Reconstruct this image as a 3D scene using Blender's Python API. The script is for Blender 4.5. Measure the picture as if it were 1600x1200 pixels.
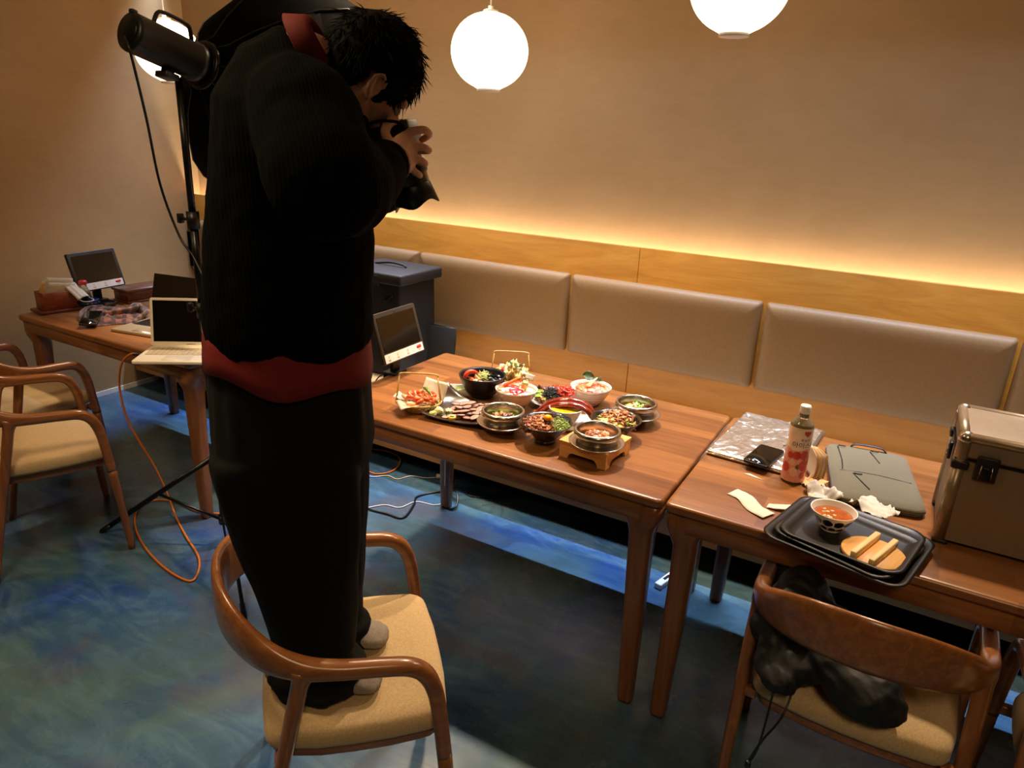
import bpy, bmesh, math, random
from math import sin, cos, pi, radians, sqrt, atan2
from mathutils import Vector, Matrix, noise
random.seed(7)
for o in list(bpy.data.objects): bpy.data.objects.remove(o)
SC = bpy.context.scene
COL = SC.collection

# ------------------------------------------------------------------ camera
cam_d = bpy.data.cameras.new('camera'); cam = bpy.data.objects.new('camera', cam_d); COL.objects.link(cam)
cam_d.sensor_width = 36; cam_d.lens = 1104.36 / 1600 * 36; cam_d.clip_start = .02; cam_d.clip_end = 60
def cam_matrix(yaw, pitch, roll, loc):
    f = Vector((sin(yaw)*cos(pitch), cos(yaw)*cos(pitch), -sin(pitch)))
    r0 = Vector((cos(yaw), -sin(yaw), 0)); u0 = r0.cross(f)
    r = r0*cos(roll) + u0*sin(roll); u = -r0*sin(roll) + u0*cos(roll)
    return Matrix(((r.x, u.x, -f.x, loc[0]), (r.y, u.y, -f.y, loc[1]), (r.z, u.z, -f.z, loc[2]), (0, 0, 0, 1)))
cam.matrix_world = cam_matrix(-0.5108, 0.3396, 0.0459, (2.2725, -3.1167, 1.6696))
SC.camera = cam

# ------------------------------------------------------------------ view, world, room lights
SC.view_settings.view_transform = 'Standard'; SC.view_settings.look = 'None'
SC.view_settings.gamma = 1; SC.view_settings.use_curve_mapping = False
SC.view_settings.exposure = 0.14
SC.cycles.use_denoising = True
SC.cycles.max_bounces = 8; SC.cycles.diffuse_bounces = 4; SC.cycles.glossy_bounces = 4; SC.cycles.transmission_bounces = 8
SC.cycles.sample_clamp_indirect = 6; SC.cycles.caustics_reflective = False; SC.cycles.caustics_refractive = False
W = bpy.data.worlds.new('world'); SC.world = W; W.use_nodes = True
W.node_tree.nodes['Background'].inputs[0].default_value = (1, .8, .6, 1); W.node_tree.nodes['Background'].inputs[1].default_value = .02

WARM = (1.0, .74, .46); NEUT = (1.0, .72, .41); COOL = (.52, .68, 1.0)
def area(name, loc, target, sx, sy, power, color, spread=180):
    l = bpy.data.lights.new(name, 'AREA'); l.shape = 'RECTANGLE'; l.size = sx; l.size_y = sy; l.energy = power; l.color = color
    l.spread = radians(spread)
    o = bpy.data.objects.new(name, l); COL.objects.link(o); o.location = loc
    d = (Vector(target) - Vector(loc)).normalized(); 
    # local x along world x
    z = -d; x = Vector((1, 0, 0)); x = (x - z*x.dot(z)).normalized(); y = z.cross(x)
    o.matrix_world = Matrix(((x.x, y.x, z.x, loc[0]), (x.y, y.y, z.y, loc[1]), (x.z, y.z, z.z, loc[2]), (0, 0, 0, 1)))
    return o
# ceiling line light near the back wall: shines down through the slit between bench and tables
area('ceiling_line_light', (.8, -.04, 2.6), (.8, -.62, 0), 6.4, .02, 54, COOL, 56)
# warm strip in the trough behind the backrest panelling
area('trough_light', (.9, .05, 1.10), (.9, .075, 2), 5.8, .02, 27, (1, .87, .68), 170)
# small warm ceiling spots over the bench, they light the tables from the wall side
for sx_, pw_ in ((-.9, 7), (.35, 13), (1.2, 15), (2.4, 9)): area('bench_spot', (sx_, -.50, 2.62), (sx_+.05, -1.0, .7), .10, .10, pw_, (1, .76, .50), 80)
# ceiling downlights of the room behind the camera
area('ceiling_downlight', (.6, -2.6, 2.62), (.6, -2.4, 0), .5, .5, 14, NEUT, 120)
area('ceiling_downlight', (2.8, -3.6, 2.62), (2.8, -3.2, 0), .5, .5, 13, NEUT, 120)
area('ceiling_downlight', (-1.2, -3.2, 2.62), (-1.2, -3.0, 0), .5, .5, 9, NEUT, 130)

# ------------------------------------------------------------------ helpers
def lin(h):
    if isinstance(h, str):
        h = h.lstrip('#'); c = [int(h[i:i+2], 16)/255 for i in (0, 2, 4)]
        return tuple((v/12.92 if v <= .04045 else ((v+.055)/1.055)**2.4) for v in c) + (1,)
    return tuple(h[:3]) + (1,)
class NT:
    def __init__(s, name):
        s.m = bpy.data.materials.new(name); s.m.use_nodes = True; s.t = s.m.node_tree; s.b = s.t.nodes['Principled BSDF']
    def n(s, typ, **kw):
        x = s.t.nodes.new(typ)
        for k, v in kw.items():
            if hasattr(x, k): setattr(x, k, v)
            else: x.inputs[k.replace('_', ' ')].default_value = v
        return x
    def l(s, a, b): s.t.links.new(a, b)
    def coord(s, scale=(1, 1, 1), rot=(0, 0, 0), kind='Object'):
        c = s.n('ShaderNodeTexCoord'); m = s.n('ShaderNodeMapping'); m.inputs['Scale'].default_value = scale; m.inputs['Rotation'].default_value = rot
        s.l(c.outputs[kind], m.inputs['Vector']); return m.outputs[0]
    def noise(s, vec, scale, detail=4, rough=.55, dist=0):
        x = s.n('ShaderNodeTexNoise'); x.inputs['Scale'].default_value = scale; x.inputs['Detail'].default_value = detail
        x.inputs['Roughness'].default_value = rough; x.inputs['Distortion'].default_value = dist; s.l(vec, x.inputs['Vector']); return x.outputs['Fac']
    def ramp(s, fac, stops):
        r = s.n('ShaderNodeValToRGB'); e = r.color_ramp.elements
        while len(e) < len(stops): e.new(.5)
        for i, (p, c) in enumerate(stops): e[i].position = p; e[i].color = lin(c)
        s.l(fac, r.inputs[0]); return r.outputs[0]
    def mix(s, f, a, b, mode='MIX'):
        x = s.n('ShaderNodeMix'); x.data_type = 'RGBA'; x.blend_type = mode
        for sock, v in ((x.inputs[0], f), (x.inputs[6], a), (x.inputs[7], b)):
            if isinstance(v, (int, float)): sock.default_value = v
            elif isinstance(v, (tuple, str)): sock.default_value = lin(v)
            else: s.l(v, sock)
        return x.outputs[2]
    def bump(s, h, strength=.2, dist=.002):
        x = s.n('ShaderNodeBump'); x.inputs['Strength'].default_value = strength; x.inputs['Distance'].default_value = dist
        s.l(h, x.inputs['Height']); s.l(x.outputs[0], s.b.inputs['Normal'])
    def set(s, **kw):
        for k, v in kw.items():
            i = s.b.inputs[k.replace('_', ' ')]
            if hasattr(v, 'links') or hasattr(v, 'is_linked'): s.l(v, i)
            elif k.endswith('Color') or k in ('Base_Color', 'Specular_Tint'): i.default_value = lin(v)
            else: i.default_value = v
        return s.m
MC = {}
def plain(name, col, rough=.5, metal=0, var=.12, scale=40, bump=0, spec=.5, coat=0, sheen=0, trans=0, sss=0, emit=None, es=0):
    if name in MC: return MC[name]
    t = NT(name); v = t.coord()
    c = lin(col); f = t.noise(v, scale, 5)
    a = tuple(max(0, x*(1-var)) for x in c[:3]); b = tuple(min(1, x*(1+var)) for x in c[:3])
    r = t.ramp(f, [(.3, a), (.7, b)])
    t.set(Base_Color=r, Roughness=rough, Metallic=metal, Specular_IOR_Level=spec, Coat_Weight=coat, Sheen_Weight=sheen, Transmission_Weight=trans)
    if sss: t.set(Subsurface_Weight=sss, Subsurface_Scale=.01)
    if bump: t.bump(f, bump, .002)
    if emit: t.set(Emission_Color=emit, Emission_Strength=es)
    MC[name] = t.m; return t.m

def spline(pts, n=6, closed=False):
    P = [tuple(p) for p in pts]; out = []
    L = len(P)
    rng = range(L if closed else L-1)
    for i in rng:
        p0 = P[(i-1) % L] if (closed or i > 0) else P[0]; p1 = P[i]; p2 = P[(i+1) % L]; p3 = P[(i+2) % L] if (closed or i+2 < L) else P[-1]
        for k in range(n):
            t = k/n
            out.append(tuple(.5*((2*b) + (-a+c)*t + (2*a-5*b+4*c-d)*t*t + (-a+3*b-3*c+d)*t**3) for a, b, c, d in zip(p0, p1, p2, p3)))
    if not closed: out.append(P[-1])
    return out

class MB:
    def __init__(s): s.bm = bmesh.new(); s.mi = 0
    def _tag(s, faces, smooth=True):
        for f in faces: f.smooth = smooth; f.material_index = s.mi
    def box(s, c, d, rot=None, bev=0, seg=2, taper=None, M=None):
        r = bmesh.ops.create_cube(s.bm, size=1); vs = r['verts']
        for v in vs:
            v.co = Vector((v.co.x*d[0], v.co.y*d[1], v.co.z*d[2]))
            if taper and v.co.z > 0: v.co.x *= taper[0]; v.co.y *= taper[1]
        if bev:
            es = list({e for v in vs for e in v.link_edges})
            g = bmesh.ops.bevel(s.bm, geom=es, offset=bev, segments=seg, profile=.5, affect='EDGES', clamp_overlap=True)
            vs = list({v for f in g['faces'] for v in f.verts} | {v for v in vs if v.is_valid})
        T = Matrix.Translation(c)
        if rot is not None: T = T @ (rot.to_4x4() if isinstance(rot, Matrix) else Matrix.Rotation(rot, 4, 'Z'))
        if M is not None: T = M @ T
        for v in vs: v.co = T @ v.co
        s._tag({f for v in vs for f in v.link_faces}, bool(bev)); return vs
    def rings(s, rings, caps=True, closed=False, loop=True):
        R = [[s.bm.verts.new(p) for p in ring] for ring in rings]; fs = []
        n = len(R[0])
        for i in range(len(R) if closed else len(R)-1):
            A = R[i]; B = R[(i+1) % len(R)]
            for j in range(n if loop else n-1):
                k = (j+1) % n
                try: fs.append(s.bm.faces.new((A[j], A[k], B[k], B[j])))
                except ValueError: pass
        if caps and not closed:
            for q in (list(reversed(R[0])), R[-1]):
                try: fs.append(s.bm.faces.new(q))
                except ValueError: pass
        s._tag(fs); return R
    def tube(s, pts, r, seg=10, closed=False, caps=True, side=None, power=2.0, roundcap=False):
        P = [Vector(p) for p in pts]; n = len(P); rad = [(r if isinstance(r, (int, float, tuple)) else r[i]) for i in range(n)]
        rad = [(q, q) if isinstance(q, (int, float)) else q for q in rad]
        if roundcap and not closed and n > 1:
            t0 = (P[0]-P[1]).normalized(); t1 = (P[-1]-P[-2]).normalized(); r0 = rad[0]; r1 = rad[-1]
            add0 = [(P[0]+t0*min(r0)*sin(a), (r0[0]*cos(a), r0[1]*cos(a))) for a in (1.45, 1.0, .5)]
            add1 = [(P[-1]+t1*min(r1)*sin(a), (r1[0]*cos(a), r1[1]*cos(a))) for a in (.5, 1.0, 1.45)]
            P = [q[0] for q in add0] + P + [q[0] for q in add1]; rad = [q[1] for q in add0] + rad + [q[1] for q in add1]
            if side and not isinstance(side, Vector): side = [side[0]]*3 + list(side) + [side[-1]]*3
            n = len(P)
        rings = []; prev = None
        for i in range(n):
            t = (P[(i+1) % n]-P[i-1]) if closed else (P[min(i+1, n-1)]-P[max(i-1, 0)])
            if t.length < 1e-9: t = Vector((0, 0, 1))
            t.normalize()
            if side is not None: a = Vector(side if isinstance(side, Vector) else side[i])
            elif prev is None: a = Vector((0, 0, 1)) if abs(t.z) < .9 else Vector((1, 0, 0))
            else: a = prev
            a = (a - t*a.dot(t))
            if a.length < 1e-6: a = t.orthogonal()
            a.normalize(); b = t.cross(a); prev = a
            ring = []
            for k in range(seg):
                th = 2*pi*k/seg; cx, sx = cos(th), sin(th)
                if power != 2: cx = math.copysign(abs(cx)**(2/power), cx); sx = math.copysign(abs(sx)**(2/power), sx)
                ring.append(P[i] + a*(rad[i][0]*cx) + b*(rad[i][1]*sx))
            rings.append(ring)
        s.rings(rings, caps, closed); return s
    def lathe(s, prof, seg=32, c=(0, 0, 0), M=None, fn=None):
        T = Matrix.Translation(c) if M is None else M
        rings = []
        for (r, z) in prof:
            ring = []
            for k in range(seg):
                a = 2*pi*k/seg; rr = max(r, 1e-5)
                if fn: rr, zz = fn(rr, z, a)
                else: zz = z
                ring.append(T @ Vector((rr*cos(a), rr*sin(a), zz)))
            rings.append(ring)
        R = s.rings(rings, caps=False)
        for q in (R[0], R[-1]):
            if True:
                try: s._tag([s.bm.faces.new(q)])
                except ValueError: pass
        return s
    def ball(s, c, r, sub=2, jit=0, sc=(1, 1, 1), rot=None, seed=0, nz=2.0):
        g = bmesh.ops.create_icosphere(s.bm, subdivisions=sub, radius=1)
        for v in g['verts']:
            q = v.co.copy()
            if jit: q *= 1 + jit*noise.noise(q*nz + Vector((seed*7.3, seed*3.1, seed)))
            q = Vector((q.x*sc[0]*r, q.y*sc[1]*r, q.z*sc[2]*r))
            if rot is not None: q = rot @ q
            v.co = q + Vector(c)
        s._tag({f for v in g['verts'] for f in v.link_faces}); return s
    def plate(s, outline, z0, z1, M=None, bev=0, seg=2):
        """prism of a 2D outline with softened rims"""
        T = M or Matrix.Identity(4)
        cx = sum(p[0] for p in outline)/len(outline); cy = sum(p[1] for p in outline)/len(outline)
        lay = [(0, z0), (0, z1)]
        if bev: lay = [(-bev, z0), (-bev*.3, z0+bev*.3), (0, z0+bev), (0, z1-bev), (-bev*.3, z1-bev*.3), (-bev, z1)]
        rings = []
        n = len(outline)
        nor = []
        for i in range(n):
            a = Vector(outline[i-1][:2]); b = Vector(outline[(i+1) % n][:2]); d = (b-a); nn = Vector((d.y, -d.x)); 
            if nn.length > 0: nn.normalize()
            nor.append(nn)
        area = sum(outline[i][0]*outline[(i+1) % n][1]-outline[(i+1) % n][0]*outline[i][1] for i in range(n))
        sg = 1 if area > 0 else -1
        for off, z in lay:
            rings.append([T @ Vector((p[0]+nor[i].x*off*sg, p[1]+nor[i].y*off*sg, z)) for i, p in enumerate(outline)])
        s.rings(rings); return s
    def sheet(s, fn, nu, nv, thick=0, M=None):
        T = M or Matrix.Identity(4)
        g = [[T @ Vector(fn(i/nu, j/nv)) for j in range(nv+1)] for i in range(nu+1)]
        V = [[s.bm.verts.new(p) for p in row] for row in g]; fs = []
        for i in range(nu):
            for j in range(nv): fs.append(s.bm.faces.new((V[i][j], V[i+1][j], V[i+1][j+1], V[i][j+1])))
        s._tag(fs)
        if thick:
            bmesh.ops.recalc_face_normals(s.bm, faces=fs)
            r = bmesh.ops.solidify(s.bm, geom=fs, thickness=thick)
            s._tag([f for f in r['geom'] if isinstance(f, bmesh.types.BMFace)])
        return s
    def build(s, name, mat, parent=None, loc=None, rot=None, recalc=True, auto=None):
        if recalc: bmesh.ops.recalc_face_normals(s.bm, faces=s.bm.faces[:])
        me = bpy.data.meshes.new(name); s.bm.to_mesh(me); s.bm.free()
        for m in (mat if isinstance(mat, (list, tuple)) else [mat]): me.materials.append(m)
        if auto:
            for p in me.polygons: p.use_smooth = True
            me.set_sharp_from_angle(angle=radians(auto))
        o = bpy.data.objects.new(name, me); COL.objects.link(o)
        if parent: o.parent = parent
        if loc is not None: o.location = loc
        if rot is not None: o.rotation_euler = rot if not isinstance(rot, (int, float)) else (0, 0, rot)
        return o
def tag(o, label=None, cat=None, group=None, kind=None):
    if label: o['label'] = label
    if cat: o['category'] = cat
    if group: o['group'] = group
    if kind: o['kind'] = kind
    return o
def thing(name, label, cat, loc=(0, 0, 0), rz=0, group=None, rot=None):
    o = bpy.data.objects.new(name, None); COL.objects.link(o); o.empty_display_size = .05
    o.location = loc; o.rotation_euler = rot if rot else (0, 0, rz); return tag(o, label, cat, group)
def copy_tree(o, parent=None):
    c = o.copy(); COL.objects.link(c)
    if parent: c.parent = parent
    for ch in list(o.children): copy_tree(ch, c)
    return c
def dup(src, loc, rz=None, label=None, group=None, rot=None, scale=None):
    c = copy_tree(src); c.location = loc
    if rz is not None: c.rotation_euler = (0, 0, rz)
    if rot is not None: c.rotation_euler = rot
    if label: c['label'] = label
    if group: c['group'] = group
    if scale: c.scale = (scale,)*3 if isinstance(scale, (int, float)) else scale
    return c
def struct(o): o['kind'] = 'structure'; return o
def rrect(w, d, r, n=5):
    out = []
    for cx, cy, a0 in ((w/2-r, d/2-r, 0), (-w/2+r, d/2-r, pi/2), (-w/2+r, -d/2+r, pi), (w/2-r, -d/2+r, 1.5*pi)):
        for k in range(n+1):
            a = a0 + pi/2*k/n; out.append((cx+r*cos(a), cy+r*sin(a)))
    return out
def RX(a): return Matrix.Rotation(a, 4, 'X')
def RY(a): return Matrix.Rotation(a, 4, 'Y')
def RZ(a): return Matrix.Rotation(a, 4, 'Z')
def TR(*a): return Matrix.Translation(a)

# ------------------------------------------------------------------ materials
def m_wall():
    t = NT('sand_plaster'); v = t.coord((1, 1, 1)); big = t.noise(v, 1.3, 5, .6, .6); v2 = t.coord((2.2, 2.2, 7)); tr = t.noise(v2, 2.2, 6, .6, 1.5)
    c = t.ramp(big, [(.3, '#ab8c62'), (.7, '#b8996e')]); c = t.mix(.06, c, t.ramp(tr, [(.35, '#977552'), (.65, '#d6b48c')]))
    t.set(Base_Color=c, Roughness=.55, Specular_IOR_Level=.35); t.bump(tr, .12, .004); return t.m
def m_floor():
    t = NT('blue_marbled_epoxy_floor'); v = t.coord((1, 1, 1)); a = t.noise(v, .9, 6, .62, 1.6); b = t.noise(t.coord((1.5, 4, 1), (0, 0, .5)), 1.6, 8, .7, 2.5)
    c = t.ramp(a, [(.26, '#1d3c8c'), (.42, '#28486e'), (.56, '#3c5862'), (.75, '#4e5f5c')])
    c = t.mix(t.ramp(b, [(.45, (0, 0, 0)), (.75, (.5, .5, .5))]), c, '#5d7f96')
    pz = t.noise(t.coord((1, 1.6, 1), (0, 0, 1.1)), 1.1, 5, .6, 1.2); c = t.mix(t.ramp(pz, [(.52, (0, 0, 0)), (.68, (.6, .6, .6))]), c, '#4e444c')
    w = t.noise(v, 2.2, 9, .75, .3); c = t.mix(t.ramp(w, [(.66, (0, 0, 0)), (.74, (.35, .35, .35))]), c, '#c6c2ae')
    d = t.noise(v, 5, 4); t.set(Base_Color=c, Roughness=t.ramp(d, [(.3, (.2, .2, .2)), (.7, (.34, .34, .34))]), Specular_IOR_Level=.5)
    t.bump(b, .06, .004); return t.m
def m_ply():
    t = NT('birch_plywood'); v = t.coord((.8, 1, 5)); a = t.noise(v, 2.2, 7, .6, 2.2)
    f = t.noise(t.coord((3, 3, 120)), 3, 3)
    c = t.ramp(a, [(.3, '#b57422'), (.5, '#c38128'), (.7, '#cd8e34')]); c = t.mix(.12, c, t.ramp(f, [(.3, '#9a6223'), (.7, '#e8b86a')]))
    t.set(Base_Color=c, Roughness=.42, Specular_IOR_Level=.4); return t.m
def wood(name, dark, mid, light, staves=True, rough=.3, axis='x', coat=.15):
    t = NT(name)
    sc = {'x': (1.2, 16, 16), 'y': (16, 1.2, 16), 'z': (16, 16, 1.2)}[axis]
    g = t.noise(t.coord(sc), 3.2, 8, .62, .6)
    c = t.ramp(g, [(.25, dark), (.5, mid), (.78, light)])
    if staves:
        br = t.n('ShaderNodeTexBrick'); br.offset = .37; br.offset_frequency = 2; br.squash = 1
        br.inputs['Scale'].default_value = 1; br.inputs['Brick Width'].default_value = .42; br.inputs['Row Height'].default_value = .062
        br.inputs['Mortar Size'].default_value = .0006; br.inputs['Color1'].default_value = (.18, .18, .18, 1); br.inputs['Color2'].default_value = (.95, .95, .95, 1); br.inputs['Mortar'].default_value = (.3, .3, .3, 1)
        t.l(t.coord(), br.inputs['Vector']); c = t.mix(.48, c, br.outputs['Color'], 'SOFT_LIGHT')
    t.set(Base_Color=c, Roughness=rough, Coat_Weight=coat, Coat_Roughness=.2, Specular_IOR_Level=.45); t.bump(g, .05, .001); return t.m
M_WALL = m_wall(); M_FLOOR = m_floor(); M_PLY = m_ply()
M_TAB = wood('stained_rubberwood_top', '#6b4122', '#7f5029', '#935f34')
M_LEG = wood('stained_rubberwood_leg', '#643c20', '#7c4c2a', '#925d36', False, .32, 'z')
M_CHW = wood('walnut_stained_chair_wood', '#673c1e', '#835029', '#9d663a', False, .28, 'x', .3)
M_CHZ = wood('walnut_stained_chair_leg', '#673c1e', '#835029', '#9d663a', False, .28, 'z', .3)
def m_fabric(name, a, b, sc=220, rough=.9):
    t = NT(name); n = t.noise(t.coord(), sc, 3, .7); w = t.n('ShaderNodeTexWave'); w.inputs['Scale'].default_value = sc*1.2; w.bands_direction = 'X'; t.l(t.coord(), w.inputs['Vector'])
    big = t.noise(t.coord(), 6, 3)
    c = t.ramp(n, [(.3, a), (.7, b)]); c = t.mix(.12, c, t.ramp(big, [(.3, a), (.7, b)]))
    t.set(Base_Color=c, Roughness=rough, Sheen_Weight=.2, Specular_IOR_Level=.2); t.bump(t.mix(.5, n, w.outputs[0]), .25, .001); return t.m
M_SEAT = m_fabric('beige_woven_upholstery', '#ad9068', '#c9ae84')
M_LEATH = plain('taupe_leatherette', '#93744f', .5, 0, .06, 90, .08, .35)
M_BLACKPL = plain('black_plastic', '#0e0d0d', .38, 0, .1, 60)
M_BLACKMT = plain('black_painted_metal', '#101010', .3, .3, .1, 60)
M_STEEL = plain('brushed_stainless_steel', '#cfc6b8', .24, 1, .06, 90)
M_WHITE = plain('white_plastic', '#e8e2d6', .4, 0, .03)
M_SKIRT = plain('white_baseboard_paint', '#efece4', .5, 0, .03)
M_CREAM = plain('cream_leatherette', '#cbbfac', .5, 0, .04)
M_KICK = plain('black_kickboard_laminate', '#0b0a0a', .5, 0, .1)

# ------------------------------------------------------------------ room shell
b = MB(); b.box((1.5, -2.6, -.05), (7.4, 5.6, .1)); struct(b.build('floor', M_FLOOR))
b = MB(); b.box((1.5, .15, 1.4), (7.4, .1, 2.8)); struct(b.build('wall_back', M_WALL))
b = MB(); b.box((-2.06, -2.6, 1.4), (.1, 5.5, 2.8)); struct(b.build('wall_left', M_WALL))
b = MB(); b.box((5.15, -2.6, 1.4), (.1, 5.5, 2.8)); struct(b.build('wall_right', M_WALL))
b = MB(); b.box((1.5, -5.35, 1.4), (7.3, .1, 2.8)); struct(b.build('wall_front', M_WALL))
b = MB(); b.box((1.5, -2.6, 2.75), (7.4, 5.6, .1)); struct(b.build('ceiling', plain('ceiling_paint', '#d8c3a6', .8)))
b = MB(); b.box((-2.0075, -2.76, .015), (.006, 4.9, .03)); struct(b.build('baseboard_left', M_SKIRT))

# ------------------------------------------------------------------ bench with upholstered back
bench = thing('banquette_bench', 'long built-in bench with plywood back and taupe back cushions along the back wall', 'bench', (0, 0, 0))
b = MB()
for x0, x1 in ((-2.01, 1.163), (1.166, 3.60), (3.603, 5.0)):
    p = MB(); p.box(((x0+x1)/2, .009, .70), (x1-x0, .018, 1.012), bev=.0015, seg=1); p.build('back_panel', M_PLY, bench)
p = MB(); p.box((1.5, .06, 1.06), (7.0, .082, .018)); p.build('trough_shelf', M_PLY, bench)
def pad(w, h, t, n=10):
    """upholstered pad, face towards -y, origin at its back centre"""
    b = MB(); rings = []
    prof = [(0, 0), (0, -.15), (.001, -.35), (.005, -.55), (.012, -.72), (.022, -.86), (.036, -.95), (.055, -.99), (.08, -1.0)]
    for ins, d in prof:
        o = rrect(w-2*ins, h-2*ins, max(.004, .012-ins*.1), 3); rings.append([Vector((x, d*t, z)) for x, z in o])
    b.rings(rings); return b
for i in range(-3, 5):
    x = -.068 + i*.9115
    if x < -1.99: x0 = -1.99; w = x+.896-x0; x = x0
    else: w = .896
    pad(w, .389, .05).build('back_cushion', M_LEATH, bench, (x+w/2, 0, .8495))
p = MB(); p.box((1.5, -.27, .43), (7.0, .51, .07), bev=.02, seg=3); p.build('seat_cushion', M_CREAM, bench)
p = MB(); p.box((1.5, -.515, .255), (7.0, .018, .28)); p.build('seat_fascia', M_PLY, bench)
p = MB(); p.box((1.5, -.26, .385), (7.0, .49, .018)); p.build('seat_board', M_PLY, bench)
p = MB(); p.box((1.5, -.36, .19), (7.0, .02, .37)); p.build('kick_board', M_KICK, bench)

# ------------------------------------------------------------------ tables
def table_meshes(L=1.269):
    D = .777
    b = MB(); b.plate(rrect(L, D, .02), .712, .74, bev=.008); top = b
    a = []
    for y in (-D/2+.022, D/2-.022): a.append(MB()); a[-1].box((0, y, .684), (L-.12, .022, .058), bev=.003, seg=1)
    for x in (-L/2+.022, L/2-.022): a.append(MB()); a[-1].box((x, 0, .684), (.022, D-.12, .058), bev=.003, seg=1)
    legs = []
    for sx, sy in ((-1, -1), (1, -1), (1, 1), (-1, 1)):
        g = MB(); rings = []
        # profile: (z, outer offset from corner, half-size)
        for z, ox, w in ((0, .030, .040), (.012, .027, .046), (.3, .027, .058), (.5, .028, .066), (.60, .026, .072), (.635, .018, .082), (.655, .008, .10), (.672, .005, .115), (.712, .005, .118)):
            wy = w if z < .6 else .072+(.0)
            o = rrect(w, min(wy, .074), min(w, wy)*.28, 3)
            oy = .027 if z < .62 else .012
            rings.append([Vector((sx*(L/2-ox-w/2)+p[0], sy*(D/2-oy-min(wy, .074)/2)+p[1], z)) for p in o])
        g.rings(rings); legs.append(g)
    return top, a, legs
def make_table(label, x, L=1.269, group=None):
    t = thing('dining_table', label, 'table', (x, -1.0205, 0), 0, group)
    top, a, legs = table_meshes(L); top.build('tabletop', M_TAB, t); 
    for g in a: g.build('apron_rail', M_TAB, t)
    for g in legs: g.build('leg', M_LEG, t)
    return t
tA = make_table('brown wooden dining table carrying the dishes of food, behind the standing person', 1.167)
tB = make_table('brown wooden dining table on the right under trays, bottle and metal case', 2.619, 1.62)
tC = dup(tA, (-.825, -1.0205, 0), 0, 'brown wooden dining table at the left wall under laptops and scarf')

# ------------------------------------------------------------------ chairs
def make_chair():
    t = thing('armchair', 'chair', 'chair')
    half = [(.192, .256, .36, .017, .017), (.183, .254, .45, .017, .017), (.172, .252, .53, .018, .018), (.152, .250, .582, .019, .019), (.118, .249, .608, .019, .019), (.06, .248, .616, .019, .019),
            (-.03, .245, .622, .020, .020), (-.10, .238, .632, .020, .027), (-.165, .215, .650, .017, .040), (-.222, .165, .676, .015, .054), (-.262, .095, .697, .014, .063), (-.280, 0, .705, .0135, .066)]
    L = [(x, -y, z, a, c) for x, y, z, a, c in half] + [(x, y, z, a, c) for x, y, z, a, c in reversed(half[:-1])]
    S = spline(L, 5); P = [q[:3] for q in S]; R = [(q[3], q[4]) for q in S]
    side = []
    for q in P:
        v = Vector((min(q[0], 0)*1.2, q[1], 0)) if q[0] < 0 else Vector((0, q[1], 0)); side.append(v.normalized())
    b = MB(); b.tube(P, R, 16, side=side, power=2.5); b.build('back_and_arm_rail', M_CHW, t)
    for s in (-1, 1):
        g = MB(); g.tube(spline([(.219, s*.26, 0), (.207, s*.258, .18), (.192, s*.256, .362)], 5), [.0125]*2+[.0145]*5+[.017]*4, 14); g.build('leg', M_CHZ, t)
        pts = spline([(-.237, s*.238, 0), (-.190, s*.239, .22), (-.135, s*.240, .46), (-.108, s*.239, .58), (-.095, s*.238, .63)], 4)
        rr = [.0125+.0055*min(1, i/10) for i in range(len(pts))]; rr[-4:] = [(.0195, .019), (.025, .021), (.034, .022), (.040, .020)]
        g = MB(); g.tube(pts, rr, 14, side=Vector((1, 0, 0))); g.build('leg', M_CHZ, t)
    # seat
    def outline(k=1.0, n=10):
        base = [(.20, -.222), (.215, 0), (.20, .222), (.0, .226), (-.185, .214), (-.20, 0), (-.185, -.214), (0, -.226)]
        pts = []
        def corner(p, a, c, r):
            a = Vector(a)-Vector(p); c = Vector(c)-Vector(p); a.normalize(); c.normalize()
            q0 = Vector(p)+a*r; q2 = Vector(p)+c*r
            return [(q0*(1-u)**2 + Vector(p)*2*u*(1-u) + q2*u*u)[:] for u in (0, .25, .5, .75, 1)]
        pts += corner((.207, -.225), (0, -.23), (.213, 0), .05); pts += [(.217, -.08), (.218, 0), (.217, .08)]
        pts += corner((.207, .225), (.213, 0), (0, .23), .05); pts += [(.08, .232), (0, .232), (-.08, .228)]
        pts += corner((-.19, .215), (0, .22), (-.2, 0), .05); pts += [(-.202, .08), (-.205, 0), (-.202, -.08)]
        pts += corner((-.19, -.215), (-.2, 0), (0, -.22), .05); pts += [(-.08, -.228), (0, -.232), (.08, -.232)]
        return [(x*k, y*k) for x, y in pts]
    b = MB(); rings = []
    for k, z in ((.95, .398), (.985, .402), (1.0, .412), (1.0, .428), (.985, .443), (.95, .452), (.85, .458), (.65, .461), (.35, .462), (.05, .4625)):
        rings.append([Vector((x, y, z)) for x, y in outline(k)])
    b.rings(rings); b.build('seat', M_SEAT, t)
    b = MB(); b.plate([(x, y) for x, y in outline(.93)], .366, .398, bev=.004); b.build('seat_frame', M_CHW, t)
    for s in (-1, 1):
        for c, d in (((-.158, s*.214, .382), (.022, .03, .026)), ((.188, s*.228, .382), (.022, .045, .026))):
            b = MB(); b.box(c, d, bev=.004); b.build('bracket', M_CHW, t)
    return t
ch = make_chair(); ch.location = (1.267, -2.067, 0); ch.rotation_euler = (0, 0, .771)
ch['label'] = 'wooden armchair with beige seat that the person stands on'
ch_r = dup(ch, (2.345, -1.412, 0), 1.556, 'wooden armchair holding a black bag, pulled up to the right table')
ch_n = dup(ch, (-.60, -1.80, 0), 1.196, 'wooden armchair with empty beige seat, nearer one at the left table')
ch_f = dup(ch, (-1.15, -1.61, 0), 1.62, 'wooden armchair behind another, farther one at the left table')
ch_s = dup(ch, (2.915, -1.47, 0), 1.57, 'wooden armchair cut off by the lower right picture corner')

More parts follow.
